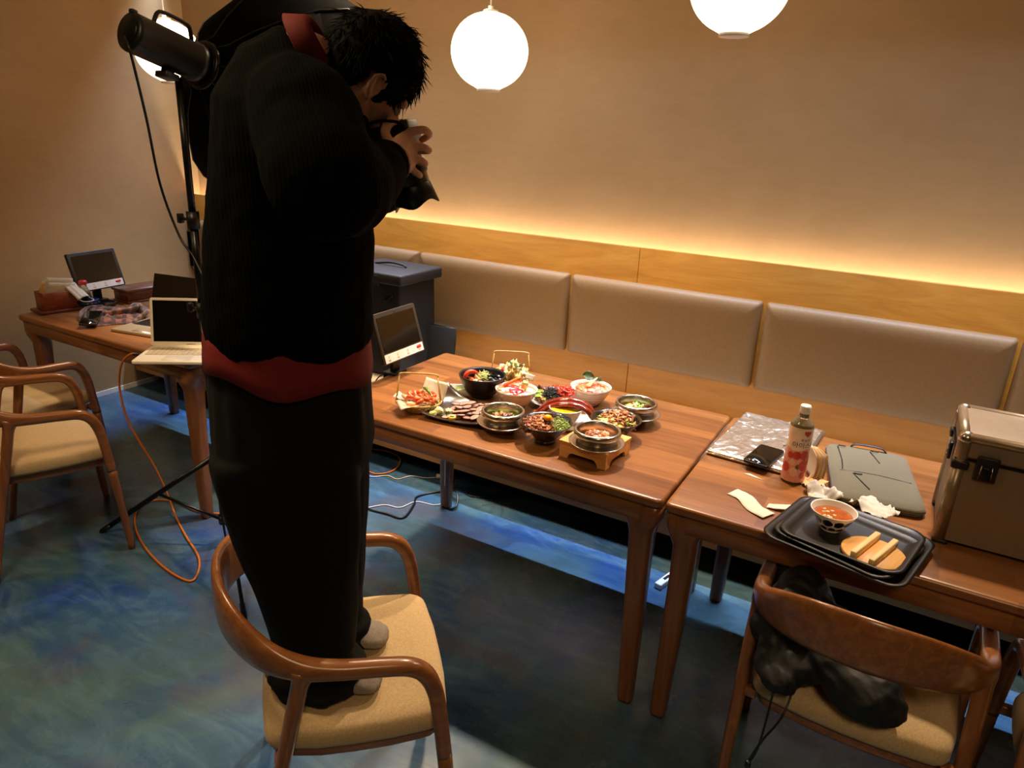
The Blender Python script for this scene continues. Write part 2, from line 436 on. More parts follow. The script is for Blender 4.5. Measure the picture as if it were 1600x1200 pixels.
# ------------------------------------------------------------------ pendant lamps
def make_pendant():
    t = thing('pendant_lamp', 'lamp', 'lamp')
    R = .15; N = 48; m = NT('lit_white_lamp_shade')
    g = m.n('ShaderNodeTexGradient'); g.gradient_type = 'RADIAL'; m.l(m.coord(), g.inputs[0])
    mu = m.n('ShaderNodeMath'); mu.operation = 'MULTIPLY'; mu.inputs[1].default_value = 24; m.l(g.outputs[1], mu.inputs[0])
    fr = m.n('ShaderNodeMath'); fr.operation = 'FRACT'; m.l(mu.outputs[0], fr.inputs[0])
    m.set(Base_Color='#fff6e8', Roughness=.5, Emission_Color=m.ramp(fr.outputs[0], [(.0, (.30, .24, .16)), (.05, (1, .82, .58)), (.95, (1, .82, .58)), (1, (.30, .24, .16))]), Emission_Strength=2.6)
    prof = [(.042, -.138)] + [(R*cos(a), .140*sin(a)) for a in [radians(d) for d in range(-66, 67, 6)]] + [(.03, .137)]
    b = MB(); b.lathe(prof, 96, fn=lambda r, z, a: (r*(1+.008*abs(cos(a*12))), z)); b.build('shade', m.m, t)
    b = MB(); b.lathe([(.040, -.146), (.046, -.146), (.046, -.132), (.040, -.132), (.040, -.146)], 32); b.build('bottom_ring', M_WHITE, t)
    b = MB(); b.lathe([(.0, .158), (.010, .158), (.010, .148), (.028, .144), (.03, .133), (0, .133)], 24); b.build('cap', M_WHITE, t)
    b = MB(); b.tube([(0, 0, .15), (0, 0, .9)], .003, 8); b.build('cord', M_WHITE, t)
    return t
pl = make_pendant(); pl.location = (.661, -.542, 1.97); pl['label'] = 'white globe pendant lamp in the middle of the wall, right of the photographer\'s head'; pl['group'] = 'globe pendant lamps'
dup(pl, (1.635, -.672, 2.13), 0, 'white globe pendant lamp cut by the top edge, rightmost of the row')
dup(pl, (-1.10, -.686, 1.978), 0, 'white globe pendant lamp behind the studio flash head')
dup(pl, (-.287, -.683, 2.178), 0, 'white globe pendant lamp at the top edge above the softbox')

# ------------------------------------------------------------------ more materials
M_INK = plain('dark_ink', '#15130f', .5, 0, .05); M_RED = plain('red_print', '#c02a20', .4, 0, .08)
M_PAPER = plain('white_tissue_paper', '#cfc3ae', .85, 0, .05, 60, .2); M_KRAFT = plain('kraft_napkin', '#d9b077', .85, 0, .08, 60, .2)
M_SCREEN = plain('dark_glass_screen', '#0b0a09', .08, 0, .02, 20, 0, .6)
M_GLASS = plain('clear_plastic', '#f6efe2', .05, 0, .01, 20, 0, .5, 0, 0, .9)
M_BAMB = wood('bamboo_wood', '#c78c45', '#dba35a', '#e6b873', False, .45, 'x', 0)
M_DWOOD = wood('dark_red_lacquer_wood', '#3c1a10', '#552718', '#6b3420', False, .35, 'x', .2)
M_RWOOD = wood('red_brown_wood', '#6a2a16', '#7f3820', '#94482c', False, .35, 'x', .2)
M_ORANGE = plain('orange_cable_rubber', '#c46a1a', .45, 0, .05); M_BCABLE = plain('black_cable_rubber', '#0d0d0e', .4, 0, .05); M_WCABLE = plain('white_cable_rubber', '#dedad4', .4, 0, .03)
M_TRAY = plain('black_tray_plastic', '#1b1816', .42, 0, .08, 120, .06)
M_NYLON = plain('black_nylon_fabric', '#131314', .7, 0, .2, 300, .2)
M_SILV = plain('silver_aluminium', '#b9b2a8', .32, .9, .04)
def color_faces(o, fn):
    for p in o.data.polygons: p.material_index = fn(p.center)
def text_mesh(txt, size, depth=0.0):
    cu = bpy.data.curves.new('t', 'FONT'); cu.body = txt; cu.size = size; cu.align_x = 'CENTER'; cu.align_y = 'CENTER'; cu.extrude = depth
    o = bpy.data.objects.new('t', cu); COL.objects.link(o); bpy.context.view_layer.update()
    me = bpy.data.meshes.new_from_object(o.evaluated_get(bpy.context.evaluated_depsgraph_get())); bpy.data.objects.remove(o); return me
def text_part(name, txt, size, M, mat, parent, fn=None):
    me = text_mesh(txt, size)
    bm = bmesh.new(); bm.from_mesh(me)
    if fn: bmesh.ops.subdivide_edges(bm, edges=[e for e in bm.edges if e.calc_length() > size*.3], cuts=2)
    for v in bm.verts: v.co = fn(v.co) if fn else M @ v.co
    me2 = bpy.data.meshes.new(name); bm.to_mesh(me2); bm.free(); me2.materials.append(mat)
    o = bpy.data.objects.new(name, me2); COL.objects.link(o); o.parent = parent; return o

# ------------------------------------------------------------------ order tablets clamped to the table ends
def make_device():
    t = thing('order_tablet', 'tablet', 'tablet')
    T = TR(0, 0, .165) @ RX(-.30) @ TR(0, 0, 0)   # local: screen faces -y, x right
    W_, H_ = .268, .20
    def slab(w, h, d, y, r): 
        b = MB(); b.plate(rrect(w, h, r), -d/2, d/2, M=T @ TR(0, y, 0) @ RX(pi/2), bev=.002); return b
    slab(W_, H_, .018, 0, .008).build('housing', plain('dark_grey_plastic', '#2a2521', .4, 0, .05), t)
    b = MB(); b.box((0, 0, 0), (W_-.035, .001, .138), M=T @ TR(0, -.0098, .014)); b.build('screen', M_SCREEN, t)
    b = MB(); b.box((0, 0, 0), (W_-.022, .0012, .034), M=T @ TR(0, -.0098, -.078)); st = b.build('label_strip', M_WHITE, t)
    Mx = T @ TR(0, -.0106, -.078) @ RX(pi/2)
    b = MB(); b.plate(rrect(.030, .012, .003), 0, .0003, M=Mx @ TR(.095, .004, 0)); b.build('red_logo', M_RED, st)
    for i, x in enumerate((-.10, -.045, .02)):
        text_part('print', '○', .012, Mx @ TR(x, .004, .0002), M_INK, st); text_part('print', ('호출', '주문', '계산')[i], .009, Mx @ TR(x, -.009, .0002), M_INK, st)
    text_part('print', '결제', .008, Mx @ TR(.095, -.009, .0002), M_RED, st)
    b = MB(); b.ball((0, 0, 0), .003, 1); q = b.build('camera_dot', M_INK, t); q.matrix_local = T @ TR(0, -.0095, .09)
    b = MB(); b.box((0, .018, .075), (.045, .016, .15), bev=.003); b.build('stand', M_BLACKPL, t)
    b = MB(); b.box((0, .018, .005), (.085, .06, .010), bev=.003); b.box((0, .046, -.02), (.07, .008, .05), bev=.002); b.box((0, .034, -.045), (.05, .032, .008), bev=.002); b.build('clamp', M_BLACKPL, t)
    return t
dv = make_device(); dv.location = (.552, -.987, .74); dv.rotation_euler = (0, 0, 1.60); dv['label'] = 'black order tablet on a stand at the end of the food table'
dv2 = dup(dv, (-1.432, -1.009, .74), 1.67, 'black order tablet on a stand on the left table by the wall')

# ------------------------------------------------------------------ aluminium case on table B
def make_case():
    t = thing('aluminium_case', 'bronze-grey aluminium equipment case with black latch on the right table', 'case', (2.68, -1.08, .7405), 0)
    w, d, h = .47, .26, .30; M_AL = plain('bronze_anodised_panel', '#8d7a62', .45, .35, .06, 30); M_RIM = plain('aluminium_edge_profile', '#9c8a70', .35, .6, .05); M_BK = plain('black_case_plastic', '#17130f', .4)
    b = MB(); b.box((0, 0, .115+.006), (w-.01, d-.01, .218)); b.build('body', M_AL, t)
    b = MB(); b.box((0, 0, h-.036), (w-.01, d-.01, .062), bev=.012, seg=3); b.build('lid', M_AL, t)
    for sx in (-1, 1):
        for sy in (-1, 1):
            b = MB(); b.tube([(sx*(w/2-.015), sy*(d/2-.015), .01), (sx*(w/2-.015), sy*(d/2-.015), .232)], .0165, 16); b.build('edge_profile', M_RIM, t)
            b = MB(); b.tube([(sx*(w/2-.015), sy*(d/2-.015), .236), (sx*(w/2-.015), sy*(d/2-.015), h-.02)], .0165, 16, roundcap=True); b.build('edge_profile', M_RIM, t)
            b = MB(); b.ball((sx*(w/2-.016), sy*(d/2-.016), h-.016), .0185, 3); b.build('corner_cap', M_STEEL, t)
            b = MB(); b.box((sx*(w/2-.016), sy*(d/2-.016), .218), (.038, .038, .022), bev=.004); b.build('hinge_block', M_BK, t)
            b = MB(); b.box((sx*(w/2-.018), sy*(d/2-.018), .0045), (.036, .036, .011), bev=.003); b.build('foot', M_BK, t)
        b = MB(); b.tube([(sx*(w/2-.012), -d/2+.02, h-.012), (sx*(w/2-.012), d/2-.02, h-.012)], .0125, 12); b.build('edge_profile', M_RIM, t)
    for sy in (-1, 1):
        b = MB(); b.tube([(-w/2+.02, sy*(d/2-.012), h-.012), (w/2-.02, sy*(d/2-.012), h-.012)], .0125, 12); b.build('edge_profile', M_RIM, t)
    b = MB(); b.box((0, 0, .2335), (w-.004, d-.004, .003)); b.build('seam', M_BK, t)
    for x in (-.165, .165):
        b = MB(); b.box((x, -d/2-.003, .222), (.046, .010, .062), bev=.003); l = b.build('latch', M_BK, t)
        b = MB(); b.box((x, -d/2-.010, .212), (.018, .006, .034), bev=.002); b.build('latch_lever', M_BLACKMT, l)
        b = MB()
        b.tube([(x-.011, -d/2-.010, .232), (x-.013, -d/2-.011, .197), (x+.013, -d/2-.011, .197), (x+.011, -d/2-.010, .232)], .0016, 6); b.build('latch_wire', M_STEEL, l)
    b = MB(); b.box((-w/2-.003, -.02, .215), (.008, .03, .045), bev=.002); l = b.build('latch', M_BK, t)
    b = MB(); b.tube([(-w/2-.008, -.03, .225), (-w/2-.010, -.03, .20), (-w/2-.010, -.01, .20), (-w/2-.008, -.01, .225)], .0015, 6); b.build('latch_wire', M_STEEL, l)
    b = MB(); b.plate(rrect(.17, .075, .006), h-.004, h+.003, M=TR(-.0, .0, 0)); l = b.build('handle_plate', M_BK, t)
    b = MB(); b.tube(spline([(-.05, .0, h+.004), (-.045, 0, h+.012), (0, 0, h+.014), (.045, 0, h+.012), (.05, 0, h+.004)], 4), (.006), 8); b.build('handle', M_STEEL, l)
    return t
case = make_case()

# ------------------------------------------------------------------ foil board, phone, sleeve
def m_foil():
    t = NT('crinkled_foil'); v = t.coord(); n = t.n('ShaderNodeTexVoronoi'); n.feature = 'DISTANCE_TO_EDGE'; n.inputs['Scale'].default_value = 38; n.inputs['Randomness'].default_value = 1
    mp = t.coord((1, 2.6, 1), (0, 0, .5)); t.l(mp, n.inputs['Vector']); s2 = t.noise(mp, 60, 5, .7, 1.2)
    h = t.mix(.5, n.outputs['Distance'], s2); t.bump(h, .35, .002)
    t.set(Base_Color=t.ramp(s2, [(.3, '#a8977d'), (.7, '#e6d8c4')]), Metallic=.85, Roughness=.26); return t.m
M_FOIL = m_foil()
def flat_noise(x, y, s, a, k=0): return a*noise.noise(Vector((x*s+k, y*s, k*1.7)))
t = thing('insulated_foil_board', 'silver foil covered insulated board on right table beneath the black phone', 'board', (1.965, -.822, .7405), radians(-3.5))
b = MB(); b.box((0, 0, .0075), (.270, .42, .015), bev=.003); b.build('padding', M_FOIL, t)
def foil_fn(u, v):
    x = (u-.5)*.276; y = (v-.5)*.426; e = max(abs(u-.5), abs(v-.5))*2
    q = Vector((x*26+1.5*noise.noise(Vector((x*12, y*12, 4))), y*15+1.5*noise.noise(Vector((x*12, y*12, 9))), 0))
    rd = 1-abs(noise.noise(q))*2.2; r2 = 1-abs(noise.noise(q*2.7+Vector((3, 3, 1))))*2.2
    return (x, y, .0165+.0022*rd+.0011*r2 - .010*max(0, (e-.95)/.05))
b = MB(); b.sheet(foil_fn, 70, 100); fo = b.build('foil_cover', M_FOIL, t)
for p in fo.data.polygons: p.use_smooth = False
for (x, y, r) in ((.075, .09, .3), (.10, -.04, .2), (.06, -.02, 1.0)):
    b = MB(); b.box((x, y, .0186), (.016, .006, .001), rot=r); b.build('ink_mark', M_INK, t)
t = thing('phone', 'dark brown-black smartphone lying on the silver foil board', 'phone', (1.983, -.985, .7595), radians(-8))
b = MB(); b.plate(rrect(.078, .158, .010), .0, .009, bev=.002); b.build('body', plain('dark_phone_metal', '#20160f', .3, .4), t)
b = MB(); b.plate(rrect(.072, .152, .008), .0088, .0096); b.build('screen', M_SCREEN, t)
M_SLV = m_fabric('grey_green_canvas', '#575040', '#72694f', 400); M_SLZ = plain('black_zipper', '#15130f', .5)
t = thing('laptop_sleeve', 'grey fabric laptop sleeve with black zips on the right table', 'sleeve', (2.283, -.925, .7405), radians(10))
b = MB(); o = rrect(.235, .40, .035, 6)
rings = []
for k, z in ((.93, 0), (.985, .004), (1, .012), (.995, .020), (.97, .025), (.8, .0275), (.5, .028), (.1, .028)): rings.append([Vector((x*k, y*k, z+.0025*noise.noise(Vector((x*12*k, y*12*k, k)))*(z > .02))) for x, y in o])
b.rings(rings); sl = b.build('body', M_SLV, t)
b = MB(); b.tube([Vector((x*1.002, y*1.002, .0125)) for x, y in o], .0016, 6, closed=True); b.build('edge_zip', M_SLZ, sl)
for pts in ([(-.085, .17, .0285), (-.080, .06, .0295), (-.083, -.01, .0295)], [(.01, .165, .0285), (.028, .08, .0295)], [(-.055, -.03, .0295), (-.02, -.125, .0295)]):
    b = MB(); b.tube(spline(pts, 4), .0018, 6); b.build('pocket_zip', M_SLZ, t)
b = MB(); b.tube(spline([(-.09, -.02, .0287), (0, -.012, .0296), (.1, -.03, .0287)], 5), .0008, 5); b.build('seam', M_SLZ, t)
b = MB(); b.tube(spline([(-.045, .192, .020), (-.03, .197, .034), (.04, .193, .036), (.06, .185, .024)], 6), (.006, .0025), 8, side=Vector((0, 1, 0))); b.build('handle', M_SLZ, t)
for x, y in ((.012, .17), (-.083, .175), (-.053, -.03)):
    b = MB(); b.tube([(x, y, .030), (x+.022, y-.004, .032)], .0018, 6); b.build('zip_pull', M_SLZ, t)

# ------------------------------------------------------------------ bottle
def make_bottle():
    t = thing('drink_bottle', 'pink labelled plastic peach drink bottle with white cap on right table', 'bottle', (2.081, -1.055, .7405), radians(-62))
    M_L = [plain('cream_label', '#f0d7bd', .35), plain('pink_label', '#dd9a83', .35), plain('red_peach_print', '#c23b2c', .35), plain('light_peach_print', '#ecb79c', .35), plain('green_leaf_print', '#56602f', .4)]
    b = MB(); b.lathe([(.0, .0), (.026, 0), (.0315, .004), (.0325, .012), (.0325, .176), (.0315, .178), (.0318, .180), (.029, .186), (.020, .198), (.014, .205), (.0125, .212), (.0125, .222), (0, .222)], 40); b.build('bottle_body', plain('tea_filled_plastic', '#f0d8a8', .06, 0, .02, 20, 0, .5, 0, 0, .75), t)
    b = MB(); N = 110; K = 70
    pr = [(.0331, .008+.168*i/K) for i in range(K+1)]
    rings = [[Vector((r*cos(2*pi*k/N), r*sin(2*pi*k/N), z)) for k in range(N)] for r, z in pr]
    b.rings(rings, caps=False); lb = b.build('label', M_L, t)
    blobs = [(-.012, .092, .011, 2), (.010, .094, .013, 2), (.012, .062, .015, 2), (-.004, .058, .007, 4), (-.014, .040, .012, 3), (.013, .031, .010, 2), (-.022, .070, .008, 3), (.024, .045, .008, 2), (-.03, .09, .009, 2), (.03, .075, .012, 2), (.035, .12, .01, 3), (-.04, .05, .013, 2)]
    def f(c):
        a = atan2(c.y, c.x); x = a*.033; z = c.z
        for bx, bz, br, mi in blobs:
            if (x-bx)**2+((z-bz)*.85)**2 < br*br: return mi
        hx, hz = (x-.008)/.009, (z-.160)/.008
        if (hx*hx+hz*hz-1)**3-hx*hx*hz**3 < 0: return 2
        return 0 if z > .110+.004*sin(a*3) else 1
    color_faces(lb, f)
    def bend(s, zc, ac=0):
        def g(p): a = ac+p.x/.0336; return Vector((.0336*cos(a), .0336*sin(a), zc+p.y))
        return g
    text_part('lettering', '아이스티', .019, None, M_INK, lb, bend(1, .124, .12)); text_part('lettering', '복숭아', .010, None, M_INK, lb, bend(1, .141, .14))
    b = MB(); b.lathe([(0, .214), (.0145, .214), (.0150, .217), (.0150, .234), (.0135, .2375), (0, .238)], 40, fn=lambda r, z, a: (r*(1+.02*(int(a*40/pi) % 2)), z)); b.build('cap', M_WHITE, t)
    return t
make_bottle()

# ------------------------------------------------------------------ paper scraps and napkins
def crumple(name, label, cat, loc, sx, sy, h, seed, mat, rz=0, n=16, group=None, fold=1.0, lift=0):
    t = thing(name, label, cat, loc, rz, group)
    def fn(u, v):
        x = (u-.5)*sx; y = (v-.5)*sy
        z = h*abs(noise.noise(Vector((x*26*fold+seed, y*26*fold, seed*2.1)))) + .35*h*abs(noise.noise(Vector((x*80+seed, y*80, 3))))
        x2 = x + .3*h*noise.noise(Vector((x*30, y*30, seed+5))); y2 = y + .3*h*noise.noise(Vector((x*30, y*30, seed+9)))
        return (x2, y2, z + lift*u*v + .0008)
    b = MB(); b.sheet(fn, n, n, .0006); b.build('sheet', mat, t); return t
crumple('crumpled_napkin', 'crumpled white napkin behind the soup bowl beside the laptop sleeve', 'napkin', (2.178, -1.115, .7405), .085, .075, .05, 3, M_PAPER, .4)
crumple('crumpled_napkin', 'crumpled white napkin lying on the tray right of the soup bowl', 'napkin', (2.305, -1.165, .765), .10, .085, .035, 11, M_PAPER, -.6)
crumple('crumpled_napkin', 'tan paper napkin between the bottle and the crumpled white napkin', 'napkin', (2.135, -1.045, .7405), .07, .06, .03, 17, M_KRAFT, .9)
def strip_paper(label, pts, w, mat, z=.7408):
    c = Vector((sum(p[0] for p in pts)/len(pts), sum(p[1] for p in pts)/len(pts), z)); t = thing('paper_wrapper', label, 'paper', c)
    S = spline([(p[0], p[1], p[2]) for p in pts], 5); b = MB(); rings = []
    def fn(u, v):
        i = min(len(S)-2, int(u*(len(S)-1))); f = u*(len(S)-1)-i; a = Vector(S[i]); d = Vector(S[i+1])-a; p = a+d*f; n = Vector((-d.y, d.x, 0)).normalized()
        q = p+n*(v-.5)*w; q.z += .0015*noise.noise(q*60)+.0012; return q - Vector((c.x, c.y, 0))
    b.sheet(fn, len(S)*2, 4, .0006); b.build('sheet', mat, t); return t
strip_paper('long torn white paper wrapper lying flat at the front edge of right table', [(1.95, -1.235, 0), (1.99, -1.255, .002), (2.025, -1.30, .001), (2.068, -1.325, .004)], .05, M_PAPER)
strip_paper('short twisted white paper wrapper lying beside the black trays', [(2.052, -1.262, 0), (2.085, -1.262, .006), (2.125, -1.23, .002)], .028, M_PAPER)
t = thing('paper_scrap', 'small white triangular paper scrap in front of the foil board', 'paper', (1.98, -1.10, .7405), .1)
b = MB(); b.plate([(-.03, .008), (-.012, .014), (.034, -.012)], 0, .0008); b.build('sheet', M_PAPER, t)
t = thing('snack_pouch', 'folded pleated kraft paper pouch standing behind the drink bottle', 'pouch', (2.122, -.985, .7405), .7)
for i, a in enumerate((-.28, -.1, .08, .26)):
    b = MB(); M_ = RX(0) @ RZ(a*.8)
    b.sheet(lambda u, v: M_ @ Vector(((i-1.5)*.006+.006*sin(v*3), (u-.5)*.085, .005+v*(.085-.02*abs(u-.5)))), 8, 8, .0008); b.build('pleat', M_KRAFT if i % 2 else M_PAPER, t)

# ------------------------------------------------------------------ trays, soup bowl, wooden lid
def make_tray(w, d, h=.018):
    t = thing('serving_tray', 'tray', 'tray')
    b = MB(); rings = []
    for k, z, r in ((-.026, 0, .03), (-.022, 0, .03), (-.008, h*.55, .036), (0, h, .04), (.008, h+.001, .044), (.009, h+.003, .044), (0, h+.004, .04), (-.010, h*.6+.002, .034), (-.024, .0025, .026), (-.028, .0022, .025)):
        rings.append([Vector((x, y, z)) for x, y in rrect(w+2*k, d+2*k, r, 5)])
    b.rings(rings); b.build('tray_body', M_TRAY, t); return t
tr = make_tray(.318, .285); tr.location = (2.262, -1.352, .741); tr.rotation_euler = (0, 0, radians(-13)); tr['label'] = 'large black plastic serving tray, lowest of the stack at the table edge'
tr2 = make_tray(.272, .245); tr2.location = (2.262, -1.358, .7455); tr2.rotation_euler = (0, 0, radians(-19)); tr2['label'] = 'smaller black plastic serving tray, middle of the stack'
tr3 = dup(tr2, (2.268, -1.342, .7515), radians(-12), 'smaller black plastic serving tray, topmost and holding soup bowl and lid')
def bowl_prof(R, H, foot, t=.003, curve=.6, footh=.006):
    n = 10; out = [(0, 0), (foot*.9, 0), (foot, .001), (foot, footh)]
    for i in range(n+1):
        u = i/n; out.append((foot+(R-foot)*u**curve, footh+(H-footh)*u))
    out += [(R-t*.3, H+t*.4), (R-t, H)]
    for i in range(n, -1, -1):
        u = i/n; out.append((max(.001, foot+(R-foot)*u**curve-t), footh+t+(H-footh-t)*u))
    out.append((0, footh+t)); return out
t = thing('soup_bowl', 'small white bowl with navy dots holding red soup, on the trays', 'bowl', (2.217, -1.322, .755), 0)
b = MB(); b.lathe(bowl_prof(.056, .055, .024, .0028, .62), 96); bw = b.build('bowl_body', [plain('white_glaze', '#efe9df', .15, 0, .03, 20, 0, .5, .4), plain('navy_glaze', '#10162e', .2, 0, .1, 20, 0, .5, .4)], t)
bm_ = bmesh.new(); bm_.from_mesh(bw.data); bmesh.ops.subdivide_edges(bm_, edges=[e for e in bm_.edges if abs(e.verts[0].co.z-e.verts[1].co.z) > .002], cuts=3, use_grid_fill=False); bm_.to_mesh(bw.data); bm_.free()
def dots(c):
    r = sqrt(c.x**2+c.y**2)
    rr = .024+(.032)*max(0, (c.z-.006)/.049)**.62
    if r < rr-.0016: return 0
    a = atan2(c.y, c.x)
    for z0, n, ra, rz_, off in ((.036, 11, .0125, .0105, 0), (.015, 11, .0085, .0065, .5)):
        k = round(a/(2*pi/n)-off)+off; da = (a-k*2*pi/n)*r
        if (da/ra)**2+((c.z-z0)/rz_)**2 < 1: return 1
    return 0
color_faces(bw, dots)
t2 = thing('soup', 'orange red soup with tofu cubes in the small dotted bowl', 'soup', (2.217, -1.322, .755))
b = MB(); b.lathe([(0, .038), (.047, .038), (.0485, .0405), (.04, .0412), (0, .0412)], 40); b.build('broth', plain('red_broth', '#a5501a', .08, 0, .25, 60, .1, .5, .5), t2)
for i in range(9):
    b = MB(); b.box((random.uniform(-.025, .025), random.uniform(-.025, .025), .0415), (.008, .006, .004), rot=random.random()*3, bev=.001, seg=1); b.build('tofu_cube', plain('tofu', '#e4cf9f', .5), t2)
t = thing('wooden_bowl_lid', 'round light wooden lid with two bar handles, on the trays', 'lid', (2.322, -1.400, .756), radians(72))
b = MB(); b.lathe([(0, 0), (.070, 0), (.0715, .002), (.0715, .008), (.070, .010), (0, .010)], 56); b.build('disc', M_BAMB, t)
for y in (-.021, .021):
    b = MB(); b.box((0, y, .019), (.142, .013, .018), bev=.0012, seg=1); b.build('bar_handle', wood('pale_pine', '#d8b06c', '#e6c488', '#eed39c', False, .5, 'x', 0) if y < 0 else bpy.data.materials['pale_pine'], t)

# ------------------------------------------------------------------ cooler bag, flap board, bench items
t = thing('cooler_bag', 'black fabric cooler bag with lid standing on the bench behind the tablet', 'bag', (-.055, -.29, .4655))
b = MB(); b.box((0, 0, .25), (.35, .30, .49), bev=.015, seg=3)
bmesh.ops.subdivide_edges(b.bm, edges=b.bm.edges[:], cuts=3, use_grid_fill=True)
for v in b.bm.verts: v.co += Vector((1, 1, 0))*.006*noise.noise(v.co*9)
b.build('body', M_NYLON, t)
b = MB(); b.box((.01, -.01, .515), (.40, .345, .055), bev=.012, seg=3); b.build('lid', plain('charcoal_nylon_lid', '#1d1a1a', .6, 0, .15, 200, .1), t)
b = MB(); b.box((.06, -.184, .50), (.03, .004, .05)); b.build('strap', M_NYLON, t)
b = MB(); b.tube(spline([(.09, -.158, .40), (.13, -.16, .42), (.135, -.16, .445), (.095, -.158, .425)], 4, True), .0035, 6, closed=True); b.build('buckle', M_BLACKMT, t)
b = MB(); b.tube(spline([(-.1, 0, .545), (0, 0, .56), (.08, 0, .555), (.1, 0, .545)], 4), .006, 6); b.build('carry_handle', M_NYLON, t)
t = thing('folding_reflector_panel', 'thin black fabric panel leaning on the bench right of the cooler bag', 'panel', (.215, -.235, .4655), 0, rot=(radians(-8), 0, radians(4)))
b = MB(); b.box((0, 0, .125), (.16, .012, .25), bev=.003); b.build('panel', M_NYLON, t)
b = MB(); b.tube([(.08, 0, .0), (.08, 0, .25), (-.08, 0, .25)], .005, 6); b.build('edge_binding', M_BLACKPL, t)

# ------------------------------------------------------------------ table C: laptops and small things
def key_grid(parent, name, M, w, d, nx, ny, mat, gap=.18, h=.0012):
    b = MB()
    for i in range(nx):
        for j in range(ny): b.box(((i+.5-nx/2)*w/nx, (j+.5-ny/2)*d/ny, h/2), (w/nx*(1-gap), d/ny*(1-gap), h), M=M)
    o = b.build(name, mat, parent); o['kind'] = 'stuff'; return o
def make_laptop(label, hinge, yaw, w, d, deck_mat, key_mat, bezel, tilt, scr_h, recess_mat, bt=.012):
    t = thing('laptop', label, 'laptop', (hinge[0], hinge[1], .7405), yaw)   # origin at the left end of the hinge, x along it, -y towards the user
    b = MB(); b.plate([(x+w/2, y-d/2) for x, y in rrect(w, d, .012)], 0, .013, bev=.003); dk = b.build('base', deck_mat, t)
    b = MB(); b.plate([(x+w/2, y-.022-.052) for x, y in rrect(w*.88, .104, .003)], .0128, .0134); b.build('keyboard_well', recess_mat, dk)
    key_grid(dk, 'keys', TR(w/2, -.074, .0134), w*.86, .100, 14, 5, key_mat)
    b = MB(); b.plate([(x+w/2, y-d+.045) for x, y in rrect(.11, .066, .004)], .0128, .0134); b.build('touchpad', deck_mat, dk)
    Ms = TR(0, .002, .012) @ RX(-tilt)
    b = MB(); b.plate([(x+w/2, y+scr_h/2) for x, y in rrect(w, scr_h, .010)], -.003, .003, M=Ms @ RX(pi/2), bev=.0015); lid = b.build('screen_lid', deck_mat if bezel != 'black' else M_BLACKPL, t)
    b = MB(); b.box((w/2, -.0036, scr_h/2+bt*.4), (w-bt*2 if bezel != 'black' else w-.006, .0012, scr_h-bt*2.6 if bezel != 'black' else scr_h-.008), M=Ms); b.build('display', M_SCREEN, lid)
    b = MB(); b.tube([(.03, 0, .012), (w-.03, 0, .012)], .006, 10); b.build('hinge', deck_mat, t)
    return t, lid, Ms
M_WLAP = plain('white_laptop_shell', '#f6ead2', .4, 0, .02)
lw, lid, Ms = make_laptop('white laptop with white keys and black screen, hanging over the table corner', (-.476, -1.368), .62, .33, .215, M_WLAP, plain('ivory_keys', '#dcc8a4', .5), 'white', .22, .205, plain('ivory_well', '#c9b48e', .5))
text_part('maker_mark', 'SAMSUNG', .008, Ms @ TR(.33/2-.0, -.0037, .010) @ RX(pi/2), M_INK, lid)
make_laptop('silver laptop with black keys and dark screen, behind the white laptop', (-.90, -1.085), .19, .33, .235, plain('warm_silver_aluminium', '#c9b798', .35, .6, .03), M_BLACKPL, 'black', .28, .215, plain('key_well', '#1b1916', .5))
t = thing('earbud_case', 'tiny white plastic case beside the dark wooden box on the left table', 'case', (-1.12, -.90, .7405), .3)
b = MB(); b.box((0, 0, .011), (.05, .026, .022), bev=.008, seg=3); b.build('shell', M_WHITE, t)
b = MB(); b.box((0, 0, .0145), (.0504, .0264, .0008)); b.build('lid_seam', M_INK, t)
t = thing('phone', 'black smartphone lying at an angle on the brown plaid scarf', 'phone', (-1.02, -1.30, .768), 0, rot=(.16, .05, radians(48)))
b = MB(); b.plate(rrect(.076, .158, .010), .0, .009, bev=.002); b.build('body', plain('dark_grey_phone', '#1c1a18', .3), t)
b = MB(); b.plate(rrect(.071, .153, .008), .0088, .0096); b.build('screen', M_SCREEN, t)
# napkin box
t = thing('napkin_box', 'red-brown wooden napkin box with paper napkins at the left table end', 'box', (-1.40, -1.245, .7405), -.12)
b = MB(); b.box((0, 0, .007), (.135, .20, .014), bev=.003); b.build('base_board', M_DWOOD, t)
for c, d, n_ in (((.046, 0, .057), (.008, .15, .086), 'side_panel'), ((-.046, 0, .057), (.008, .15, .086), 'side_panel'), ((0, .071, .057), (.086, .008, .086), 'side_panel'), ((0, -.071, .057), (.086, .008, .086), 'side_panel')):
    b = MB(); b.box(c, d, bev=.0015, seg=1); b.build(n_, M_RWOOD, t)
for i in range(7):
    nm, mt = (('paper_napkin', M_KRAFT) if i < 4 else ('paper_napkin', M_PAPER))
    b = MB(); b.sheet(lambda u, v: (-.032+i*.010+.012*(v-.3), (u-.5)*.12+.004*i, .03+v*(.098+.012*(i % 3)-.02*u+(.022 if i > 3 else 0))), 6, 6, .001); q = b.build(nm, mt, None); q.location = t.location; q.rotation_euler = t.rotation_euler
    q['category'] = 'napkin'; q['label'] = ('first', 'second', 'third', 'fourth')[i % 4]+(' tan paper napkin from the wall in the wooden box' if i < 4 else ' white paper napkin counted from the tan ones in the wooden box'); q['group'] = 'napkins in the wooden box'
t = thing('face_mask', 'white folded face mask hanging over the edge of the napkin box', 'mask', (-1.345, -1.17, .83), .4, rot=(0, .7, .3))
b = MB(); b.sheet(lambda u, v: ((u-.5)*.10, (v-.5)*.075, .018*(1-4*(v-.5)**2)+.003*sin(v*25)), 10, 12, .0015); b.build('panel', M_PAPER, t)
